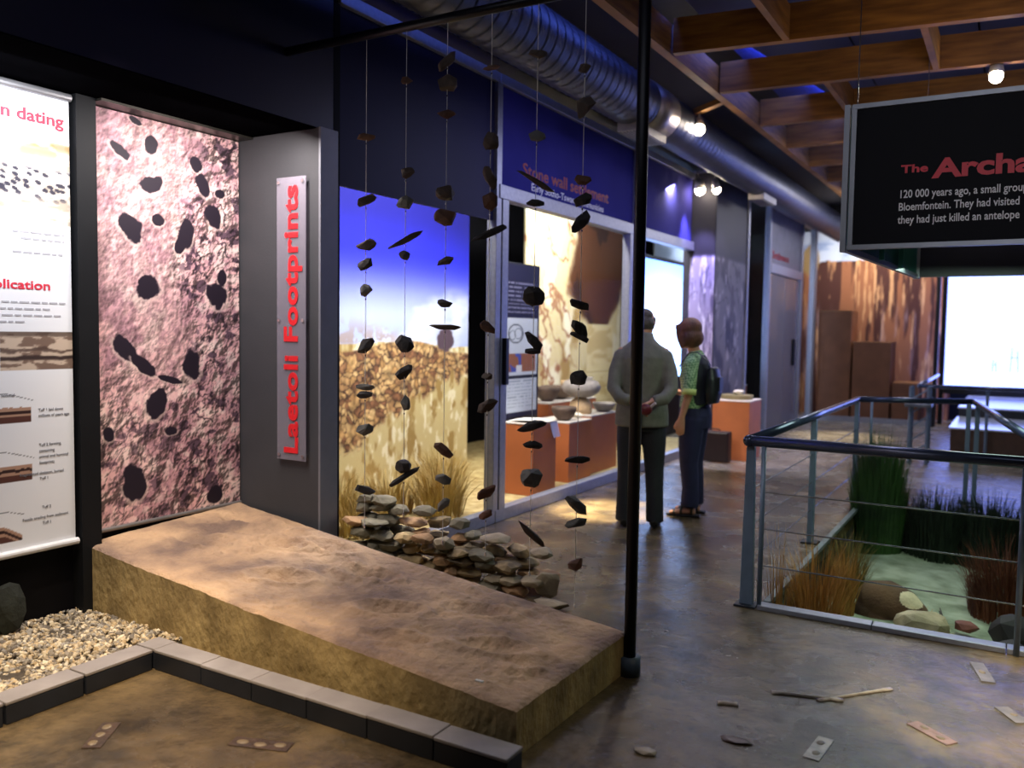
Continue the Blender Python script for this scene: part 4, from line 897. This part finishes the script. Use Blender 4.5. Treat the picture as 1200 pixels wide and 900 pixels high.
obj('duct_collar', rod(bmesh.new(), (-2.9, 6.98, 3.53), (-2.9, 7.45, 3.53), .224, n=28), M('collar_bright', (150, 142, 138), .4, .8), du, True)
# ---- ceiling spotlights
l1 = lampfix('lit spotlight on a timber arm beside the duct', (-2.66, 7.90, 3.50), (.2, -.5, -.8), 'ceiling spotlights', (-2.66, 7.9, 3.62), r=.06)
obj('timber_arm', bar(bmesh.new(), (-2.72, 7.93, 3.645), (-2.31, 7.60, 3.645), .06, .05), timber, l1)
spot('duct_spot', (-2.62, 7.8, 3.46), (-1.9, 6.0, 0), 60, 60, (1, .85, .65), .5, .03)
lampfix('lit spotlight hanging above the sign', (-.22, 7.46, 3.55), (.0, -.3, -1), 'ceiling spotlights', (-.22, 7.46, 3.66), r=.055)
lampfix('tiny far spotlight below the timber frame, left of the sign', (-1.95, 14.38, 3.42), (0, -.6, -1), 'ceiling spotlights', (-1.95, 14.4, 3.62), r=.06)
lampfix('tiny far spotlight below the timber frame, closest to the sign edge', (-1.85, 14.5, 3.34), (0, -.6, -1), 'ceiling spotlights', (-1.85, 14.4, 3.62), r=.06)
# ---- casts let into the floor
plm = M('cast_metal', (178, 172, 160), .35, .3, var=.3, scale=20, bump=.4); rustp = M('rust_cast', (62, 44, 30), .5, var=.3, scale=20, bump=.4); pnk = M('pink_cast', (138, 110, 100), .45, var=.25, scale=20, bump=.3); gry = M('grey_cast', (104, 98, 96), .4, var=.25, scale=20)
def inlay(label, c, ln, wd, rz, mat, nfos):
    e = thing('floor_cast_plate', label, 'floor cast', (c[0], c[1], 0), 'cast plates let into the floor', rz, True)
    obj('plate', box(bmesh.new(), -ln/2, ln/2, -wd/2, wd/2, .0, .004, .001), mat, e)
    for k in range(nfos):
        b = bmesh.new(); ball(b, (-ln/2+ln*(k+.6)/(nfos+.2), rnd.uniform(-.01, .01), .003), (ln*.11, wd*.26, .004), 2); obj('fossil_print', b, M('cast_pale', (118, 102, 78), .4), e, True)
inlay('rust-brown cast plate near the left patio corner', (-2.92, 1.93), .205, .07, 2.19, rustp, 3)
inlay('long rust-brown cast plate in the middle of the patio', (-2.36, 2.20), .235, .07, .34, rustp, 3)
inlay('pale shining cast plate at the bottom of the walkway', (-.575, 3.29), .20, .06, 1.48, plm, 2)
inlay('pinkish cast plate right of the shining one', (-.22, 3.66), .19, .06, -.66, pnk, 2)
inlay('blue-lit cast plate close to the pit base rail', (-.07, 4.47), .24, .06, -1.335, gry, 1)
inlay('dark grey cast plate at the right picture edge', (.05, 4.02), .15, .06, -1.02, gry, 1)
bonem = M('floor_bone', (176, 162, 144), .3, var=.3, scale=14, bump=.3)
def bone(label, a, b, r, nm='floor_bone'):
    a = V((*a, .003)); b = V((*b, .003)); bm = bmesh.new(); d = (b-a)
    tube(bm, [(*a, r*1.6, r*.6), (*(a+d*.1), r*1.3, r*.7), (*(a+d*.25), r*.8, r*.7), (*(a+d*.75), r*.8, r*.7), (*(a+d*.92), r*1.5, r*.7), (*b, r*1.2, r*.5)], 10, (-d.y, d.x, 0))
    tag(obj(nm, bm, bonem, None, True), label, 'floor cast', 'bones let into the floor')
bone('left bone of the crossed bones in the walkway floor', (-.85, 3.705), (-.57, 3.785), .012); bone('right long bone of the crossed bones in the walkway floor', (-.66, 3.725), (-.41, 4.03), .010)
bone('small dark bone in the walkway floor left of the crossed bones', (-1.02, 3.47), (-.94, 3.50), .014)
e = tag(rock('floor_fossil', (-1.12, 2.91, .008), (.09, .06, .02), bonem, None, 301), 'small shell-like fossil in the floor beside the cast corner', 'floor cast')
e = tag(rock('floor_fossil', (-.86, 3.18, .004), (.14, .06, .014), M('brown_fossil', (84, 62, 52), .4), None, 302), 'flat brown fossil in the middle of the walkway floor', 'floor cast')

# ================================================================== PEOPLE
skin = M('skin', (196, 140, 112), .5, var=.08, scale=12); 
def hand(bm, w_, d, palm, side, r=.0095, curl=.5, L=.078):
    """palm block and five finger chains starting at wrist w_, pointing along d, palm normal palm; side = thumb direction"""
    w_ = V(w_); d = V(d).normalized(); p = V(palm).normalized(); s = V(side).normalized()
    tube(bm, [(*(w_-d*.02), .026, .02), (*(w_+d*.03), .036, .016), (*(w_+d*.075), .042, .014), (*(w_+d*.09), .036, .012)], 12, s)
    for k, (off, ln) in enumerate(((.030, .92), (.010, 1.05), (-.011, 1.0), (-.031, .78))):
        q = w_+d*.08+s*off; pts = [(*q, r)]; ang = 0; dd = d.copy()
        for seg, fr_ in enumerate((.45, .32, .25)):
            ang += curl*(.55, .8, .7)[seg]; dd = d*math.cos(ang)+p*math.sin(ang); q = q+dd*L*ln*fr_; pts.append((*q, r*(1-.08*(seg+1))))
        tube(bm, pts, 8, s)
    q = w_+d*.02+s*.028; pts = [(*q, r*1.25)]
    for fr_, a in ((.035, .6), (.03, .35), (.024, .2)):
        q = q+(d*math.cos(a)+s*math.sin(a)*.9+p*.35).normalized()*fr_; pts.append((*q, r*1.1))
    tube(bm, pts, 8, d)
def head(bm, c, pitch, yaw):
    """skull with jaw, nose, brows, lips and ears; facing +y before pitch/yaw"""
    R = Matrix.Translation(V(c)) @ Matrix.Rotation(yaw, 4, 'Z') @ Matrix.Rotation(pitch, 4, 'X')
    b = bmesh.new()
    ball(b, (0, -.012, .02), (.074, .094, .098)); ball(b, (0, .03, -.045), (.056, .062, .062)); ball(b, (0, .062, -.085), (.03, .026, .022))
    tube(b, [(0, .075, .028, .010, .012), (0, .096, -.004, .013, .013), (0, .106, -.026, .017, .014), (0, .09, -.034, .014, .01)], 10)
    for s in (-1, 1):
        ball(b, (s*.030, .076, .034), (.022, .012, .009), 2); ball(b, (s*.075, -.008, -.008), (.009, .018, .030), 2, Matrix.Rotation(s*.3, 4, 'Z'))
        ball(b, (s*.04, .05, -.018), (.026, .026, .02), 2)
    ball(b, (0, .086, -.055), (.022, .010, .0065), 2); ball(b, (0, .084, -.066), (.019, .010, .007), 2)
    bmesh.ops.transform(b, matrix=R, verts=b.verts); me = bpy.data.meshes.new('h'); b.to_mesh(me); b.free(); bm.from_mesh(me); bpy.data.meshes.remove(me)
    return R
def eyes(R, parent):
    for s in (-1, 1):
        b = bmesh.new(); ball(b, R @ V((s*.031, .0785, .018)), .0105, 2); e = obj('eye', b, M('eye_white', (225, 222, 215), .2), parent, True)
        b = bmesh.new(); ball(b, R @ V((s*.031, .0865, .018)), .005, 2); obj('iris', b, M('iris', (50, 36, 26), .2), e, True).location = (0, 0, 0)
def part(name, bm, R, mat, parent, vox=.01, sm=3):
    bmesh.ops.transform(bm, matrix=R, verts=bm.verts); return fuse(name, bm, mat, parent, vox, sm)
# -- man seen from behind, hands clasped at his back
mp = (-2.555, 6.385, 0); mrz = math.atan2(.93, -.36)-PI/2
man = thing('person', 'man in a grey-green jacket standing behind the black pole, hands at his back', 'person', mp, None, mrz, True)
bm = bmesh.new(); R = head(bm, (.01, .07, 1.635), -.22, -.28)
tube(bm, [(0, .0, 1.42, .075, .07), (0, .015, 1.50, .056, .058), (.005, .04, 1.58, .054, .056)], 14)
tube(bm, [(0, 0, .9, .15, .10), (0, 0, 1.1, .14, .095), (0, .0, 1.3, .155, .10), (0, 0, 1.42, .13, .08)], 16)
for s in (-1, 1):
    tube(bm, [(s*.09, 0, .93, .075, .08), (s*.105, .01, .5, .052, .055), (s*.115, -.01, .28, .045, .05), (s*.12, -.02, .09, .034, .038)], 12)
    tube(bm, [(s*.12, -.05, .05, .035, .035), (s*.125, .03, .04, .042, .03), (s*.135, .14, .03, .042, .022), (s*.14, .19, .025, .03, .016)], 12)
    tube(bm, [(s*.15, 0, 1.42, .05), (s*.205, -.05, 1.28, .042), (s*.22, -.11, 1.14, .038), (s*.16, -.185, 1.06, .034), (s*.07, -.205, 1.025, .026)], 12, (0, 1, 0))
hand(bm, (.075, -.21, 1.02), (-.9, -.1, -.35), (0, .4, -.9), (.2, -.9, .5), curl=.9)
hand(bm, (-.065, -.225, 1.01), (.85, -.1, -.5), (0, .7, -.5), (.1, -.8, .6), curl=.7)
fuse('body', bm, skin, man, .008, 3); eyes(R, man)
bm = bmesh.new(); ball(bm, (0, -.028, -.005), (.080, .090, .075)); ball(bm, (0, -.05, .05), (.068, .062, .06)); 
for s in (-1, 1): ball(bm, (s*.068, .01, .02), (.012, .04, .04), 2)
part('hair', bm, R, M('grey_hair', (88, 80, 76), .8, var=.3, scale=40, bump=.5, bscale=120), man, .008, 3)
jk = M('grey_green_jacket', (106, 103, 92), .8, var=.1, scale=20, bump=.15, bscale=60)
bm = bmesh.new()
tube(bm, [(0, -.01, .815, .215, .16), (0, -.01, .93, .21, .16), (0, -.005, 1.08, .19, .14), (0, -.01, 1.25, .19, .14), (0, -.01, 1.36, .19, .13), (0, 0, 1.45, .15, .10), (0, .01, 1.50, .095, .085), (0, .02, 1.545, .07, .07)], 22)
for s in (-1, 1):
    tube(bm, [(s*.11, 0, 1.40, .07), (s*.170, -.01, 1.37, .068), (s*.215, -.06, 1.25, .058), (s*.225, -.12, 1.12, .055), (s*.17, -.19, 1.05, .052), (s*.09, -.215, 1.03, .046)], 14, (0, 1, 0))
jo = fuse('jacket', bm, jk, man, .011, 5)
obj('collar', tube(bmesh.new(), [(0, .012, 1.50, .088, .08), (0, .018, 1.555, .072, .072)], 20), jk, man, True)
obj('jacket_vent', box(bmesh.new(), -.003, .003, -.181, -.17, .82, .96), M('vent_dark', (30, 32, 30), .9), man)
tr_m = M('charcoal_trousers', (27, 27, 33), .8, var=.12, scale=16, bump=.15, bscale=50)
bm = bmesh.new(); tube(bm, [(0, 0, .78, .19, .13), (0, 0, .9, .19, .135), (0, 0, 1.0, .175, .125)], 18)
for s in (-1, 1): tube(bm, [(s*.092, 0, .88, .105, .115), (s*.10, .005, .7, .098, .105), (s*.108, .012, .48, .078, .085), (s*.116, -.012, .25, .07, .078), (s*.122, -.01, .05, .072, .088)], 16)
fuse('trousers', bm, tr_m, man, .011, 4)
for s in (-1, 1):
    bm = bmesh.new(); tube(bm, [(s*.118, -.095, .045, .03, .03), (s*.122, -.05, .05, .046, .045), (s*.128, .06, .045, .052, .04), (s*.136, .15, .034, .05, .028), (s*.14, .205, .028, .03, .02)], 16)
    fuse('shoe', bm, M('black_leather', (20, 18, 18), .35), man, .008, 2)
wl = thing('red_case', 'small dark red case held in the hands behind the man\'s back', 'case', (0, 0, 0))
mw = Matrix.Translation(V(mp)) @ Matrix.Rotation(mrz, 4, 'Z')
wl.location = mw @ V((.03, -.262, .94))
b = bmesh.new(); ball(b, (0, 0, .03), (.055, .028, .045), 3); obj('case_shell', b, M('dark_red', (92, 16, 26), .4), wl, True).location = (0, 0, 0)
b = bmesh.new(); rod(b, (.045, 0, .055), (.08, 0, .085), .012); obj('case_tab', b, M('pale_tab', (200, 180, 175), .5), wl).location = (0, 0, 0)
# -- woman in profile, facing the glass
wp = (-2.35, 7.06, 0); wrz = math.atan2(-.08, -.97)-PI/2
wo = thing('person', 'woman with a brown bob in a green patterned blouse and navy trousers', 'person', wp, None, wrz, True)
bm = bmesh.new(); R = head(bm, (0, .07, 1.555), -.34, -.45)
tube(bm, [(0, -.005, 1.34, .06, .06), (0, .015, 1.42, .047, .05), (0, .04, 1.50, .045, .048)], 14)
tube(bm, [(0, 0, .86, .14, .10), (0, .0, 1.05, .115, .085), (0, .01, 1.22, .13, .095), (0, 0, 1.35, .11, .07)], 16)
for s in (-1, 1):
    tube(bm, [(s*.085, 0, .88, .075, .08), (s*.09, .015, .48, .05, .055), (s*.09, -.01, .27, .045, .05), (s*.09, -.02, .10, .03, .034)], 12)
    fy = .02 if s < 0 else -.06
    tube(bm, [(s*.09, -.055+fy*0, .05, .03, .032), (s*.092, .02, .055, .036, .032), (s*.096, .11, .035, .04, .02), (s*.098, .165, .028, .034, .014)], 12)
tube(bm, [(-.15, 0, 1.34, .042), (-.19, -.01, 1.20, .040), (-.205, -.01, 1.08, .036), (-.20, .03, .95, .031), (-.195, .055, .86, .024)], 12)
tube(bm, [(.15, 0, 1.34, .042), (.19, .0, 1.20, .040), (.20, .02, 1.08, .036), (.16, .12, 1.03, .031), (.10, .19, 1.05, .024)], 12)
hand(bm, (-.195, .058, .845), (.02, .12, -1), (1, -.1, 0), (-.1, 1, .1), curl=.35, r=.0088, L=.072)
hand(bm, (.09, .195, 1.055), (-.7, .5, .15), (0, 0, -1), (.3, .5, .6), curl=.6, r=.0088, L=.072)
fuse('body', bm, skin, wo, .008, 3); eyes(R, wo)
bm = bmesh.new(); ball(bm, (0, -.032, .035), (.100, .110, .098)); ball(bm, (0, -.03, -.045), (.104, .098, .092))
for s in (-1, 1): tube(bm, [(s*.070, .012, .05, .03, .05), (s*.080, .015, -.03, .026, .05), (s*.076, .012, -.115, .02, .042)], 12)
tube(bm, [(-.072, .045, .07, .02, .03), (0, .060, .088, .02, .03), (.072, .045, .07, .02, .03)], 10, (0, 1, 0))
part('hair', bm, R, M('brown_hair', (96, 58, 40), .6, var=.35, scale=14, bump=.5, bscale=90, stretch=(1, 1, .25)), wo, .009, 4)
def blouse_mat():
    m = bpy.data.materials.new('green_pattern'); m.use_nodes = True; nt = m.node_tree; N = nt.nodes; b = N['Principled BSDF']; b.inputs['Roughness'].default_value = .8
    tc = N.new('ShaderNodeTexCoord'); mp_ = N.new('ShaderNodeMapping'); mp_.inputs['Rotation'].default_value = (.785, .785, 0); mp_.inputs['Scale'].default_value = (55, 55, 55)
    ck = N.new('ShaderNodeTexChecker'); ck.inputs['Scale'].default_value = 1.; ck.inputs[1].default_value = L4((92, 128, 84)); ck.inputs[2].default_value = L4((160, 186, 138))
    nt.links.new(tc.outputs['Object'], mp_.inputs[0]); nt.links.new(mp_.outputs[0], ck.inputs[0]); nt.links.new(ck.outputs[0], b.inputs['Base Color']); return m
bm = bmesh.new()
tube(bm, [(0, 0, .93, .165, .125), (0, .0, 1.05, .14, .108), (0, .01, 1.20, .155, .118), (0, .0, 1.31, .155, .10), (0, 0, 1.37, .11, .075), (0, .01, 1.41, .06, .06)], 20)
for s in (-1, 1): tube(bm, [(s*.12, 0, 1.34, .058), (s*.165, 0, 1.30, .062), (s*.20, -.008, 1.18, .056), (s*.212, -.008, 1.07, .052)], 14)
fuse('blouse', bm, blouse_mat(), wo, .010, 4)
for s in (-1, 1): obj('cuff', tube(bmesh.new(), [(s*.210, -.008, 1.10, .059), (s*.214, -.006, 1.05, .057)], 16), M('lime_cuff', (196, 206, 120), .8), wo, True)
vest = M('dark_vest', (30, 34, 42), .75, var=.12, scale=14)
bm = bmesh.new(); tube(bm, [(0, -.03, .96, .150, .115), (0, -.03, 1.08, .135, .105), (0, -.028, 1.20, .145, .112), (0, -.03, 1.30, .135, .095), (0, -.02, 1.375, .08, .06)], 18); fuse('vest', bm, vest, wo, .010, 4)
nv = M('navy_trousers', (26, 26, 62), .8, var=.12, scale=16, bump=.15, bscale=50)
bm = bmesh.new(); tube(bm, [(0, -.01, .76, .17, .135), (0, -.012, .86, .17, .14), (0, 0, .98, .145, .115)], 18)
for s in (-1, 1): tube(bm, [(s*.085, -.005, .84, .095, .115), (s*.088, .005, .65, .088, .10), (s*.09, .012, .46, .07, .08), (s*.09, -.008, .26, .062, .072), (s*.092, -.005, .085, .066, .078)], 16)
fuse('trousers', bm, nv, wo, .010, 4)
sand_ = M('sandal_black', (20, 16, 18), .4)
for s in (-1, 1):
    b = bmesh.new(); tube(b, [(s*.09, -.10, .016, .032, .014), (s*.092, -.03, .016, .038, .014), (s*.096, .09, .013, .045, .012), (s*.10, .19, .012, .03, .010)], 14)
    so = fuse('sandal', b, sand_, wo, .007, 1)
    for yy, rr, zz in ((.12, .046, .022), (.06, .044, .04), (-.03, .044, .085)):
        o2 = obj('strap', tube(bmesh.new(), [(s*.094, yy-.009, zz, rr, zz+.012), (s*.094, yy+.009, zz, rr, zz+.012)], 16), sand_, so, True); o2.location = (0, 0, 0)
bg = thing('shoulder_bag', 'black shoulder bag hanging behind the woman in the green blouse', 'bag', (0, 0, 0), None, wrz, True)
mw = Matrix.Translation(V(wp)) @ Matrix.Rotation(wrz, 4, 'Z'); bg.location = mw @ V((-.05, -.165, .98))
bm = bmesh.new(); tube(bm, [(0, 0, .0, .13, .05), (0, -.005, .08, .14, .065), (0, -.005, .2, .135, .06), (0, 0, .30, .11, .035)], 18); fuse('bag_body', bm, M('bag_leather', (26, 26, 30), .4, var=.2, scale=12, bump=.2), bg, .010, 3)
obj('bag_strap', tube(bmesh.new(), [(-.08, .0, .28, .014, .005), (-.08, .04, .36, .014, .005), (-.085, .12, .425, .014, .005), (-.08, .19, .415, .014, .005), (-.06, .275, .30, .014, .005)], 8), M('bag_leather', (26, 26, 30)), bg, True)
obj('bag_flap', box(bmesh.new(), -.07, .07, -.072, -.05, .10, .22, .008), M('bag_flap', (22, 22, 25), .5), bg)

for o in bpy.data.objects:
    if '_local' in o: del o['_local']
